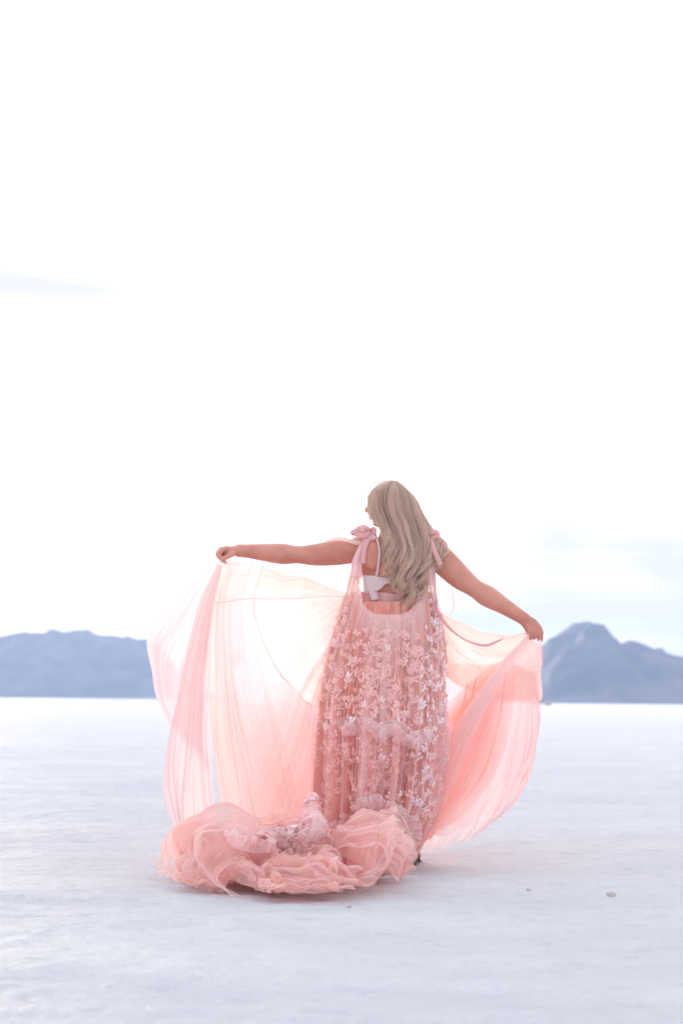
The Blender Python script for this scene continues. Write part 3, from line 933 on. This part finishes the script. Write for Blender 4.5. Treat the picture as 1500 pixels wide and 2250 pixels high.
# shoe
for bx, yf in ((835, 8.92), (903, 8.98)):
    h = P(bx, 1868, yf); z0 = floor_z(h[0], h[1])
    S_ = Solid()
    S_.limb([(h[0], h[1] - .03, z0 + .009), (h[0] + .004, h[1] + .05, z0 + .009), (h[0] + .010, h[1] + .12, z0 + .009), (h[0] + .014, h[1] + .19, z0 + .009)],
            [.030, .031, .042, .034], ry=[.009] * 4, world=True, hint=(0, 0, 1))
    S_.limb([(h[0] - .034, h[1] + .03, z0 + .012), (h[0] - .022, h[1] + .03, z0 + .06), (h[0], h[1] + .02, z0 + .072), (h[0] + .028, h[1] + .03, z0 + .06), (h[0] + .04, h[1] + .03, z0 + .012)], [.005] * 5, world=True, n=8)
    S_.build('sandal', M_shoe, .004, 2, person)


# ------------------------------------------------------------------ big tulle skirt panels
def loft(name, ribs, mat, parent, nu=260, nv=160, amp=.012, freq=26, seed=0, along=1.2, ampfn=None, cov=None, gather_v=None, rough=.009):
    R = np.array([cat(np.array(r, float), nv) for r in ribs])      # ribs, nv, (px,py,Y)
    R = cat(R, nu)
    uj = np.linspace(0, 1, nu)[:, None]; vj = np.linspace(0, 1, nv)[None]
    R[..., 1] += 9 * noise(uj * 7, vj * .5, seed + 41) * vj ** 3 + 5 * noise(uj * 19, vj * .5, seed + 42) * vj ** 4
    R[..., 0] += 6 * noise(uj * 5, vj * 3, seed + 43) * vj ** 1.5
    S = P(R[..., 0], R[..., 1], R[..., 2])
    N = normals(S)
    u = np.linspace(0, 1, nu)[:, None]; v = np.linspace(0, 1, nv)[None]
    warp = .035 * noise(u * 3, v * 2.2, seed + 9)
    uu = u + warp
    f = 1.5 * noise(uu * freq, v * along, seed) + .45 * noise(uu * freq * 2.4 + 4, v * along * 1.2, seed + 2) + .10 * noise(uu * freq * 5 + 4, v * along * 2, seed + 3)
    env = ampfn(u, v) if ampfn else np.minimum(1, v * 3) * (.5 + v)
    d = amp * f * env + rough * 3 * noise(u * 3.5, v * 3.5, seed + 20) * np.clip(v * 2, 0, 1)
    S = S + N * d[..., None]
    S[..., 2] = np.maximum(S[..., 2], ground_h(S[..., 0], S[..., 1]) + .006)
    c = np.ones((nu, nv)) if cov is None else np.broadcast_to(cov(u, v), (nu, nv))
    dens = 1 + .18 * np.clip(noise(uu * freq * .9 + 8, v * .8, seed + 6) * 2, -.9, 1.4)
    lines = np.clip(1 - np.abs(noise(uu * freq * .8 + 31, v * along * .35, seed + 12)) * 16, 0, 1) * np.clip(.3 + 2.2 * noise(u * 4, v * 2.0, seed + 14), 0, 1)
    c = c * (1 + .28 * noise(u * 3.2, v * 2.6, seed + 16)) * dens + lines * .9
    me = mesh(name, S, grid_faces(nu, nv), mat, True, {'cov': np.clip(c, .08, 1.6)})
    o = obj(name, me, parent)
    return o, S


# left panel, upper tier: pleats fan out from the waist to the seam
Wd = 8.86
rib_l = [
    [(765, 1304, Wd), (690, 1276, 8.88), (630, 1256, 8.88), (578, 1241, 8.85)],
    [(765, 1308, Wd), (690, 1304, 8.94), (620, 1308, 9.00), (556, 1320, 9.00)],
    [(763, 1318, Wd), (710, 1342, 8.97), (650, 1378, 9.06), (586, 1430, 9.10)],
    [(758, 1345, Wd), (728, 1386, 8.97), (688, 1442, 9.07), (640, 1510, 9.14)],
    [(748, 1375, Wd), (728, 1420, 8.96), (700, 1480, 9.06), (668, 1538, 9.12)],
    [(738, 1400, Wd), (724, 1445, 8.94), (708, 1500, 9.02), (692, 1552, 9.08)],
    [(726, 1430, Wd), (718, 1470, 8.92), (712, 1515, 8.98), (708, 1562, 9.04)]]
sk_l, S1 = loft('skirt_panel', rib_l, M_upper, dress, amp=.007, freq=13, seed=1, nu=300, nv=120, along=.6)
# seam cord between the tiers
E = S1[:, -1]; A, Bn = frames(E); rg = tube_verts(E, np.full(len(E), .0011), np.full(len(E), .0011), A, Bn, 6)
idx = np.arange(len(E) * 6).reshape(len(E), 6); i2 = np.roll(idx, -1, 1)
obj('tier_seam', mesh('tier_seam', rg, np.stack([idx[:-1], i2[:-1], i2[1:], idx[1:]], -1).reshape(-1, 4), M_seam), dress)
# lower tier
rib_l2 = [
    [(578, 1241, 8.85), (560, 1238, 8.83), (530, 1234, 8.80), (496, 1236, 8.77)],
    [(556, 1320, 9.00), (530, 1328, 8.98), (495, 1330, 8.92), (468, 1345, 8.86)],
    [(586, 1430, 9.10), (560, 1475, 9.10), (520, 1520, 9.05), (470, 1560, 8.98)],
    [(640, 1510, 9.14), (615, 1570, 9.14), (565, 1660, 9.08), (505, 1745, 9.0)],
    [(668, 1538, 9.12), (650, 1610, 9.12), (610, 1710, 9.06), (555, 1810, 8.96)],
    [(692, 1552, 9.08), (680, 1640, 9.08), (655, 1740, 9.00), (615, 1860, 8.90)],
    [(708, 1562, 9.04), (704, 1660, 9.02), (700, 1760, 8.95), (690, 1880, 8.86)]]
loft('skirt_panel', rib_l2, M_lower, dress, amp=.013, freq=20, seed=3, nu=420, nv=160, along=1.0,
     ampfn=lambda u, v: .35 + .8 * v, cov=lambda u, v: (.65 + .8 * np.clip((u - .25) / .6, 0, 1)) * (1 - .3 * v))
# the same tier doubled near the gown
rib_l3 = [
    [(600, 1452, 9.2), (575, 1540, 9.22), (545, 1620, 9.18), (530, 1700, 9.1)],
    [(650, 1520, 9.2), (625, 1600, 9.2), (590, 1700, 9.15), (560, 1810, 9.05)],
    [(690, 1552, 9.16), (672, 1640, 9.16), (640, 1740, 9.1), (600, 1850, 9.0)],
    [(712, 1562, 9.1), (708, 1660, 9.1), (700, 1760, 9.0), (690, 1880, 8.9)]]
loft('skirt_panel', rib_l3, M_mid, dress, amp=.014, freq=10, seed=5, nu=240, nv=120, along=.9, ampfn=lambda u, v: .4 + .7 * v, cov=lambda u, v: (.4 + .9 * u) * np.clip(u * 4 + .05, 0, 1) + 0 * v)

# cloth hanging from the left hand: column of folds
rib_c = [
    [(478, 1238, 8.765), (436, 1330, 8.74), (405, 1450, 8.74), (388, 1560, 8.72), (364, 1660, 8.68), (352, 1740, 8.62), (376, 1810, 8.54), (410, 1872, 8.45)],
    [(482, 1240, 8.755), (448, 1345, 8.70), (424, 1470, 8.66), (408, 1590, 8.62), (396, 1700, 8.55), (396, 1780, 8.46), (420, 1880, 8.40)],
    [(486, 1242, 8.750), (460, 1350, 8.69), (444, 1480, 8.64), (434, 1600, 8.58), (430, 1720, 8.50), (436, 1800, 8.42), (455, 1885, 8.34)],
    [(490, 1242, 8.750), (470, 1350, 8.70), (462, 1480, 8.66), (462, 1600, 8.62), (464, 1700, 8.54), (476, 1780, 8.46), (492, 1880, 8.38)]]
rib_c = [cat(np.array(r, float), 8).tolist() for r in rib_c]
loft('hanging_fold', rib_c, M_flap, dress, amp=.022, freq=8, seed=7, nu=240, nv=190, along=.8, ampfn=lambda u, v: np.minimum(1, v * 4) * (.6 + .5 * v), cov=lambda u, v: .75 + .9 * np.exp(-((u - .62) / .25) ** 2))
# lighter second layer of the column reaching right of it
rib_d = [
    [(486, 1238, 8.76), (466, 1340, 8.76), (458, 1470, 8.76), (462, 1600, 8.72), (470, 1690, 8.64), (480, 1770, 8.56)],
    [(502, 1231, 8.765), (484, 1340, 8.80), (484, 1470, 8.82), (492, 1600, 8.80), (505, 1700, 8.72), (520, 1790, 8.62)],
    [(532, 1228, 8.80), (508, 1340, 8.84), (514, 1470, 8.88), (532, 1590, 8.88), (560, 1700, 8.80), (580, 1800, 8.70)],
    [(582, 1236, 8.83), (558, 1325, 8.93), (572, 1435, 8.98), (604, 1560, 8.98), (640, 1690, 8.90), (665, 1810, 8.78)]]
loft('hanging_fold', rib_d, M_upper, dress, amp=.014, freq=9, seed=8, nu=240, nv=160, along=.9, cov=lambda u, v: .8 * np.clip((1 - u) * 1.6 + .05, 0, 1) + 0 * v)
# outer flap blown out to the left
rib_f = [
    [(476, 1236, 8.77), (420, 1282, 8.84), (368, 1335, 8.92), (334, 1382, 9.0), (322, 1415, 9.02), (330, 1475, 9.02), (346, 1535, 9.0), (388, 1602, 8.95)],
    [(479, 1238, 8.77), (432, 1300, 8.82), (392, 1370, 8.88), (366, 1425, 8.92), (356, 1470, 8.94), (364, 1525, 8.93), (378, 1570, 8.90), (402, 1625, 8.86)],
    [(482, 1240, 8.77), (446, 1320, 8.80), (418, 1400, 8.84), (402, 1460, 8.86), (396, 1510, 8.86), (400, 1560, 8.85), (406, 1600, 8.83), (418, 1650, 8.80)],
    [(486, 1242, 8.77), (462, 1330, 8.78), (446, 1420, 8.80), (436, 1480, 8.81), (432, 1540, 8.80), (432, 1590, 8.80), (436, 1630, 8.78), (442, 1680, 8.76)]]
loft('skirt_flap', rib_f, M_flap, dress, amp=.012, freq=6, seed=12, nu=200, nv=180, along=1.4, cov=lambda u, v: 1.0 + .4 * u * (1 - v) + 0 * v)

# right panels
rib_r = [
    [(950, 1336, Wd), (998, 1362, 8.88), (1050, 1384, 8.90), (1105, 1398, 8.88), (1158, 1386, 8.82)],
    [(956, 1352, Wd), (1004, 1386, 8.94), (1060, 1416, 8.98), (1115, 1426, 8.96), (1172, 1402, 8.83)],
    [(962, 1375, Wd), (1010, 1418, 8.99), (1065, 1446, 9.04), (1120, 1452, 9.02), (1184, 1420, 8.88)],
    [(966, 1400, Wd), (1012, 1440, 9.0), (1065, 1466, 9.06), (1122, 1474, 9.05), (1190, 1450, 8.92)],
    [(970, 1430, Wd), (1012, 1460, 9.0), (1065, 1482, 9.06), (1120, 1496, 9.05), (1190, 1490, 8.95)],
    [(972, 1480, Wd), (1012, 1510, 9.0), (1065, 1530, 9.04), (1120, 1540, 9.03), (1188, 1540, 8.95)]]
loft('skirt_panel', rib_r, M_upper, dress, amp=.007, freq=9, seed=15, nu=200, nv=140, along=.7)
rib_r2 = [
    [(972, 1452, 9.0), (962, 1560, 9.0), (948, 1700, 8.98), (926, 1800, 8.95), (914, 1868, 8.92)],
    [(1020, 1456, 9.05), (1014, 1580, 9.05), (988, 1710, 9.02), (960, 1800, 8.98), (936, 1868, 8.94)],
    [(1072, 1458, 9.08), (1074, 1590, 9.10), (1046, 1730, 9.06), (1018, 1815, 9.02), (988, 1856, 8.98)],
    [(1115, 1452, 9.06), (1130, 1590, 9.10), (1106, 1720, 9.06), (1080, 1790, 9.04), (1046, 1832, 9.0)],
    [(1152, 1470, 9.0), (1166, 1590, 9.05), (1154, 1680, 9.02), (1134, 1745, 9.0), (1106, 1784, 8.98)],
    [(1178, 1480, 8.94), (1184, 1570, 8.98), (1178, 1640, 8.97), (1170, 1680, 8.96), (1160, 1702, 8.95)]]
loft('skirt_panel', rib_r2, M_lower, dress, amp=.012, freq=12, seed=17, nu=300, nv=170, along=1.0, cov=lambda u, v: .9 - .45 * v ** 2 + 0 * u)
# hanging folds from the right hand
rib_h = [
    [(1162, 1390, 8.80), (1096, 1462, 8.80), (1020, 1570, 8.84), (968, 1680, 8.86), (938, 1780, 8.88)],
    [(1170, 1398, 8.79), (1112, 1490, 8.76), (1062, 1600, 8.74), (1010, 1720, 8.76), (956, 1840, 8.80)],
    [(1177, 1403, 8.785), (1138, 1500, 8.74), (1108, 1620, 8.70), (1070, 1730, 8.72), (1022, 1812, 8.78)],
    [(1183, 1406, 8.785), (1166, 1500, 8.74), (1152, 1610, 8.72), (1128, 1700, 8.74), (1092, 1772, 8.80)],
    [(1190, 1402, 8.80), (1194, 1440, 8.79), (1190, 1500, 8.78), (1185, 1600, 8.78), (1168, 1684, 8.82)]]
loft('hanging_fold', rib_h, M_flap, dress, amp=.018, freq=7, seed=21, nu=260, nv=180, along=.8, cov=lambda u, v: (.28 + 1.6 * np.exp(-(u / .22) ** 2)) * (1 - .45 * v))
# coral inner layer behind the folds
rib_k = [
    [(968, 1560, 8.93), (958, 1640, 8.92), (945, 1720, 8.90), (925, 1800, 8.90), (912, 1862, 8.88)],
    [(1030, 1500, 8.95), (1010, 1600, 8.93), (985, 1700, 8.91), (955, 1780, 8.90), (925, 1860, 8.89)],
    [(1092, 1455, 8.95), (1070, 1570, 8.93), (1040, 1680, 8.91), (1000, 1760, 8.90), (955, 1830, 8.90)],
    [(1135, 1465, 8.93), (1125, 1570, 8.92), (1105, 1660, 8.90), (1070, 1730, 8.90), (1010, 1800, 8.90)]]
loft('skirt_panel', rib_k, M_coral, dress, amp=.014, freq=6, seed=25, nu=200, nv=140, along=.8, ampfn=lambda u, v: .5 + .5 * v, cov=lambda u, v: (1.15 - .4 * v) * np.sin(math.pi * np.clip(u * .86 + .12, 0, 1)) ** .8 * np.clip(v * 6 + .15, 0, 1))
# ribbon ties
band('ribbon_tie', [(952, 1322, 8.84), (962, 1345, 8.83), (985, 1378, 8.82), (1020, 1405, 8.80), (1062, 1418, 8.79), (1090, 1410, 8.79), (1106, 1402, 8.79)], .012, M_ribbon, dress, fold=.2, taper=[1.2, 1.3, 1, .5, .9, .8, .2])
band('ribbon_tie', [(993, 1290, 8.85), (996, 1318, 8.85), (994, 1340, 8.85), (986, 1352, 8.85)], .006, M_trim, dress, fold=.1, taper=[.4, .8, .8, .5])
band('ribbon_tie', [(765, 1310, 8.84), (700, 1312, 8.84), (620, 1316, 8.84), (540, 1316, 8.80), (500, 1322, 8.78), (470, 1326, 8.76)], .003, M_trim, dress, fold=.1)


# ------------------------------------------------------------------ train: a gathered heap of net, crumpled by the cloth solver
TR = np.array([-.205, 7.88, 0.0])


def heap(nx, ny, rest_s, tgt_s, hscale, seed, bend=5.0, frames_=50, step=11):
    r = np.random.default_rng(seed)
    U, V = np.meshgrid(np.linspace(-1, 1, nx), np.linspace(-1, 1, ny))

    def H(x, y):
        h = 0
        for c, rr, a in [((-.26, .16), (.18, .34), .25), ((-.20, -.12), (.20, .34), .20), ((.30, .25), (.24, .38), .235), ((.18, -.05), (.28, .40), .19), ((.0, -.38), (.30, .26), .125), ((-.02, .10), (.24, .40), .215)]:
            q = 1 - ((x - c[0]) / rr[0]) ** 2 - ((y - c[1]) / rr[1]) ** 2
            h = np.maximum(h, a * np.sqrt(np.clip(q, 0, 1)))
        return h
    ex = U * np.sqrt(1 - V * V / 2); ey = V * np.sqrt(1 - U * U / 2)
    rest = np.stack([ex * rest_s[0], ey * rest_s[1], np.full_like(ex, .34)], -1).reshape(-1, 3)
    ang = np.arctan2(ey, ex); wob = 1 + .12 * noise(np.cos(ang) * 2.2, np.sin(ang) * 2.2, seed) * (ex * ex + ey * ey)
    tx, ty = ex * tgt_s[0] * wob, ey * tgt_s[1] * wob
    tgt = np.stack([tx, ty, H(tx, ty) * hscale + .02], -1).reshape(-1, 3)
    rest[:, 2] += r.normal(0, .01, len(rest))
    idx = np.arange(nx * ny).reshape(ny, nx)
    f = np.stack([idx[:-1, :-1], idx[:-1, 1:], idx[1:, 1:], idx[1:, :-1]], -1).reshape(-1, 4)
    me = bpy.data.meshes.new('heap'); me.from_pydata(rest.tolist(), [], f.tolist())
    o = bpy.data.objects.new('heap', me); col.objects.link(o)
    o.shape_key_add(name='Basis'); k = o.shape_key_add(name='gathered')
    k.data.foreach_set('co', tgt.ravel().astype('f'))
    k.value = 0; k.keyframe_insert('value', frame=1); k.value = 1; k.keyframe_insert('value', frame=40)
    vg = o.vertex_groups.new(name='pins'); pins = []
    for j in range(4, ny, step):
        for i in range(4, nx, step):
            a = min(max(j + r.integers(-3, 4), 0), ny - 1); b = min(max(i + r.integers(-3, 4), 0), nx - 1); pins.append(int(idx[a, b]))
    vg.add(pins, 1.0, 'REPLACE')
    c = o.modifiers.new('cloth', 'CLOTH'); s = c.settings
    s.quality = 6; s.mass = .06; s.tension_stiffness = 15; s.compression_stiffness = 15; s.shear_stiffness = 5; s.bending_stiffness = bend; s.air_damping = 2
    s.vertex_group_mass = 'pins'; s.pin_stiffness = 1; s.effector_weights.gravity = .25
    c.collision_settings.use_self_collision = False; c.collision_settings.distance_min = .005
    gm = bpy.data.meshes.new('g'); gm.from_pydata([(-3, -3, 0), (3, -3, 0), (3, 3, 0), (-3, 3, 0)], [], [(0, 1, 2, 3)])
    go = bpy.data.objects.new('g', gm); col.objects.link(go); go.modifiers.new('c', 'COLLISION')
    sc.frame_start = 1; sc.frame_end = 60
    for fr in range(1, frames_ + 1): sc.frame_set(fr)
    dg = bpy.context.evaluated_depsgraph_get()
    co = np.empty(nx * ny * 3, 'f'); o.evaluated_get(dg).data.vertices.foreach_get('co', co)
    bpy.data.objects.remove(o); bpy.data.objects.remove(go); bpy.data.meshes.remove(me); bpy.data.meshes.remove(gm)
    sc.frame_set(1)
    return co.reshape(-1, 3).astype(float), f


hidden = [o for o in col.objects if o.type == 'MESH']
co, f = heap(130, 110, (1.25, 1.25), (.42, .70), .80, 5, step=14)
co2 = co + TR
co2[:, 2] = np.maximum(co2[:, 2] - .01, ground_h(co2[:, 0], co2[:, 1]) + .004)
me = mesh('train', co2, f, M_train)
train = obj('train', me, dress)
sb = train.modifiers.new('smooth', 'SUBSURF'); sb.levels = 2; sb.render_levels = 2
from mathutils.bvhtree import BVHTree
HEAP.append(BVHTree.FromPolygons([tuple(v) for v in co2.tolist()], f.tolist()))
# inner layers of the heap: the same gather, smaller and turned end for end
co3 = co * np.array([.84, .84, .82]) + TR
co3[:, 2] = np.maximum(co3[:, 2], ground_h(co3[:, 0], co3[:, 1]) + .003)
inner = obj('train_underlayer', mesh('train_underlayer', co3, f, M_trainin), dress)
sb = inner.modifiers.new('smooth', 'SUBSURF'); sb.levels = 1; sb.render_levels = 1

def puff(ribs, seed, freq=13, amp=.017):
    o, S_ = loft('train', ribs, M_train, dress, amp=amp, freq=freq, seed=seed, nu=200, nv=140, along=1.6, ampfn=lambda u, v: .6 + .6 * np.sin(math.pi * v), rough=.034)
    HEAP.append(BVHTree.FromPolygons([tuple(v) for v in S_.reshape(-1, 3).tolist()], grid_faces(*S_.shape[:2]).tolist()))
    return o


puff([[(575, 1800, 8.0), (500, 1770, 7.95), (445, 1778, 7.95), (404, 1818, 8.0), (386, 1868, 8.05), (402, 1922, 7.9)],
      [(570, 1812, 7.8), (505, 1788, 7.7), (450, 1802, 7.65), (418, 1842, 7.62), (404, 1892, 7.6), (428, 1946, 7.45)],
      [(575, 1836, 7.6), (520, 1814, 7.5), (470, 1834, 7.42), (435, 1872, 7.38), (430, 1917, 7.35), (472, 1962, 7.28)],
      [(590, 1866, 7.45), (548, 1854, 7.35), (512, 1872, 7.28), (487, 1906, 7.22), (494, 1942, 7.2), (535, 1968, 7.16)]], 51)
puff([[(715, 1835, 8.2), (780, 1798, 8.15), (850, 1798, 8.15), (898, 1833, 8.2), (908, 1880, 8.2)],
      [(710, 1852, 7.9), (775, 1822, 7.75), (840, 1828, 7.7), (885, 1862, 7.75), (895, 1905, 7.85)],
      [(718, 1884, 7.6), (775, 1858, 7.5), (830, 1868, 7.45), (865, 1902, 7.5), (872, 1936, 7.6)]], 55)
puff([[(560, 1905, 7.5), (600, 1885, 7.42), (660, 1880, 7.40), (720, 1888, 7.42), (775, 1915, 7.5)],
      [(555, 1930, 7.35), (605, 1915, 7.26), (665, 1908, 7.22), (725, 1918, 7.26), (780, 1935, 7.36)],
      [(560, 1958, 7.28), (610, 1955, 7.18), (665, 1957, 7.14), (720, 1960, 7.16), (775, 1958, 7.28)]], 58, 12, .014)
# butterfly sash curling over the heap, with its net ruffles
sash = [(686, 1750, 8.40), (684, 1785, 8.28), on_heap(688, 1818, .01), on_heap(668, 1842, .01), on_heap(636, 1850, .01), on_heap(604, 1846, .01), on_heap(575, 1850, .01)]
for k in (2, 3, 4, 5, 6): sash[k] = (sash[k][0], sash[k][1], min(sash[k][2], sash[k - 1][2] + .02))
C = cat(P(*np.array(sash, float).T), 90)
rr_ = cat(np.array([.020, .034, .042, .044, .046, .042, .030]), 90)
A, Bn = frames(C)
n_ = 40
th_ = np.linspace(0, 2 * math.pi, n_, endpoint=False)
sv = np.linspace(0, 1, 90)
bump = 1 + .8 * noise(th_[None] * 1.6 + sv[:, None] * 5, sv[:, None] * 22, 3.0) + .35 * noise(th_[None] * 3.2 + sv[:, None] * 9, sv[:, None] * 40, 6.0)
V = C[:, None] + (rr_[:, None] * bump)[..., None] * (np.cos(th_)[None, :, None] * A[:, None] + np.sin(th_)[None, :, None] * Bn[:, None])
idx = np.arange(90 * n_).reshape(90, n_); i2 = np.roll(idx, -1, 1)
ff = np.stack([idx[:-1], i2[:-1], i2[1:], idx[1:]], -1).reshape(-1, 4)
kk = rng.integers(2, 88, 620); tk = rng.integers(0, n_, 620)
cc = V[kk, tk]; nn = cc - C[kk]; nn /= np.linalg.norm(nn, axis=1)[:, None]
tt_ = C[kk + 1] - C[kk - 1]; tt_ /= np.linalg.norm(tt_, axis=1)[:, None]
rv = rng.normal(size=nn.shape); uu_ = rv - nn * np.einsum('ij,ij->i', rv, nn)[:, None]; uu_ /= np.linalg.norm(uu_, axis=1)[:, None]
bv, bf, bm_ = butterflies(cc, uu_, nn, rng.uniform(.010, .015, 620), rng.uniform(0, 1, 620) < .15)
obj('butterfly_sash', mesh('butterfly_sash', np.concatenate([V.reshape(-1, 3), bv]), np.concatenate([ff, bf + V.size // 3]), [M_sash, M_bfly, M_bflyw], True, None, [0] * len(ff) + bm_), dress)
ruffle('ruffle', [on_heap(*q_) for q_ in ((668, 1800), (636, 1800), (600, 1812), (560, 1815), (520, 1812), (492, 1826))], .075, M_ruf, dress, .020, 6, seed=31)
ruffle('ruffle', [on_heap(*q_) for q_ in ((490, 1830), (508, 1858), (545, 1872), (590, 1874), (640, 1868))], .05, M_ruf, dress, .016, 5, seed=33)
# extra loose edges of net standing up from the heap
edges = [
    [(500, 1900, 7.5), (540, 1885, 7.45), (590, 1895, 7.4), (620, 1915, 7.36)],
    [(600, 1930, 7.30), (640, 1905, 7.32), (690, 1915, 7.30), (720, 1945, 7.27)],
    [(680, 1900, 7.5), (730, 1880, 7.55), (780, 1895, 7.5), (800, 1925, 7.45)],
    [(740, 1860, 7.75), (790, 1850, 7.8), (840, 1870, 7.75), (860, 1905, 7.7)],
    [(520, 1940, 7.35), (560, 1930, 7.3), (600, 1945, 7.26), (640, 1958, 7.24)],
    [(410, 1850, 7.9), (440, 1830, 7.8), (480, 1840, 7.75), (500, 1880, 7.7)],
    [(400, 1900, 7.8), (430, 1910, 7.65), (470, 1925, 7.5), (510, 1945, 7.4)]]
for k, e in enumerate(edges[:4]):
    ruffle('ruffle', e, .06, M_train, dress, .022, 3, seed=40 + k, n=160, hem=False)


# ------------------------------------------------------------------ salt clods on the flat
def clod(px, py, rpx, label, seed):
    Y = CAM_H * F / (py - 1541 - (px - 750) * .00995)
    c = P(px, py, Y); z = floor_z(c[0], c[1])
    r = rpx * Y / F
    bm = bmesh.new(); bmesh.ops.create_icosphere(bm, subdivisions=4, radius=1)
    V = np.array([v.co[:] for v in bm.verts])
    k = 1 + .55 * fbm(V[:, 0] * 1.6 + seed, V[:, 1] * 1.6, V[:, 2] * 1.6, 4, .65)
    V = V * k[:, None] * np.array([1, .9, .72]) * r
    fs = np.array([[v.index for v in f.verts] for f in bm.faces]); bm.free()
    V = V + np.array([c[0], c[1], z + .38 * r])
    me = mesh('salt_clod', V, fs, M_clod)
    tag(obj('salt_clod', me, origin=(float(c[0]), float(c[1]), z)), label, 'salt clod', 'clods of salt lying on the flat')


clod(1341, 1957, 9, 'largest brown-grey salt clod lying alone on the white flat', 1)
clod(1160, 1939, 4, 'small pinkish salt clod between the dress and the largest clod', 2)
#clod(1252, 2002, 3, 'tiny grey salt crumb in front of the two darker clods', 3)
clod(768, 1972, 4.5, 'white salt crumb touching the front hem of the pink train', 4)

# ------------------------------------------------------------------ far car
def far_car():
    Yc = 430.0
    x0 = P(1188, 1548, Yc)[0]
    root = empty('parked_car', (float(x0), Yc, 0.0))
    tag(root, 'pale grey car parked far out on the flat beside the skirt', 'car')
    paint = principled('car_paint', (.45, .46, .52), .35, None, Metallic=.3)
    glass = principled('car_glass', (.03, .035, .04), .5)
    rub = principled('car_rubber', (.02, .02, .02), .8)

    def prism(name, prof, y0, y1, mat, inset=0, parent=root):
        n = len(prof); V = []
        for yy_, s in ((y0, 1), (y1, 1)):
            for x, z in prof: V.append((x0 + x, Yc + yy_, z))
        F_ = [list(range(n))[::-1], list(range(n, 2 * n))] + [[i, (i + 1) % n, n + (i + 1) % n, n + i] for i in range(n)]
        me = mesh(name, V, F_, mat, False)
        o = obj(name, me, parent)
        b = o.modifiers.new('b', 'BEVEL'); b.width = .05; b.segments = 2
        return o
    bodyp = [(-2.3, .35), (2.3, .35), (2.35, .75), (2.2, 1.0), (1.2, 1.08), (-1.9, 1.1), (-2.3, .95)]
    bd = prism('body', bodyp, -.9, .9, paint)
    prism('cabin', [(-1.9, 1.09), (1.15, 1.07), (.45, 1.62), (-1.5, 1.66)], -.78, .78, paint)
    prism('window', [(-1.6, 1.14), (.85, 1.13), (.35, 1.54), (-1.35, 1.57)], -.80, .80, glass)
    for wx in (-1.45, 1.5):
        for wy in (-.82, .82):
            bm = bmesh.new(); bmesh.ops.create_cone(bm, cap_ends=True, segments=24, radius1=.36, radius2=.36, depth=.24)
            for v in bm.verts: v.co = Vector((v.co.x + x0 + wx, Yc + wy + v.co.z, .36 + v.co.y))
            me = bpy.data.meshes.new('wheel'); bm.to_mesh(me); bm.free(); me.materials.append(rub)
            wh = obj('wheel', me, root)
            bm = bmesh.new(); bmesh.ops.create_cone(bm, cap_ends=True, segments=20, radius1=.21, radius2=.21, depth=.27)
            for v in bm.verts: v.co = Vector((v.co.x + x0 + wx, Yc + wy + v.co.z, .36 + v.co.y))
            me = bpy.data.meshes.new('rim'); bm.to_mesh(me); bm.free(); me.materials.append(paint)
            obj('rim', me, wh)


far_car()
for o in bpy.data.objects:
    if '_org' in o: del o['_org']
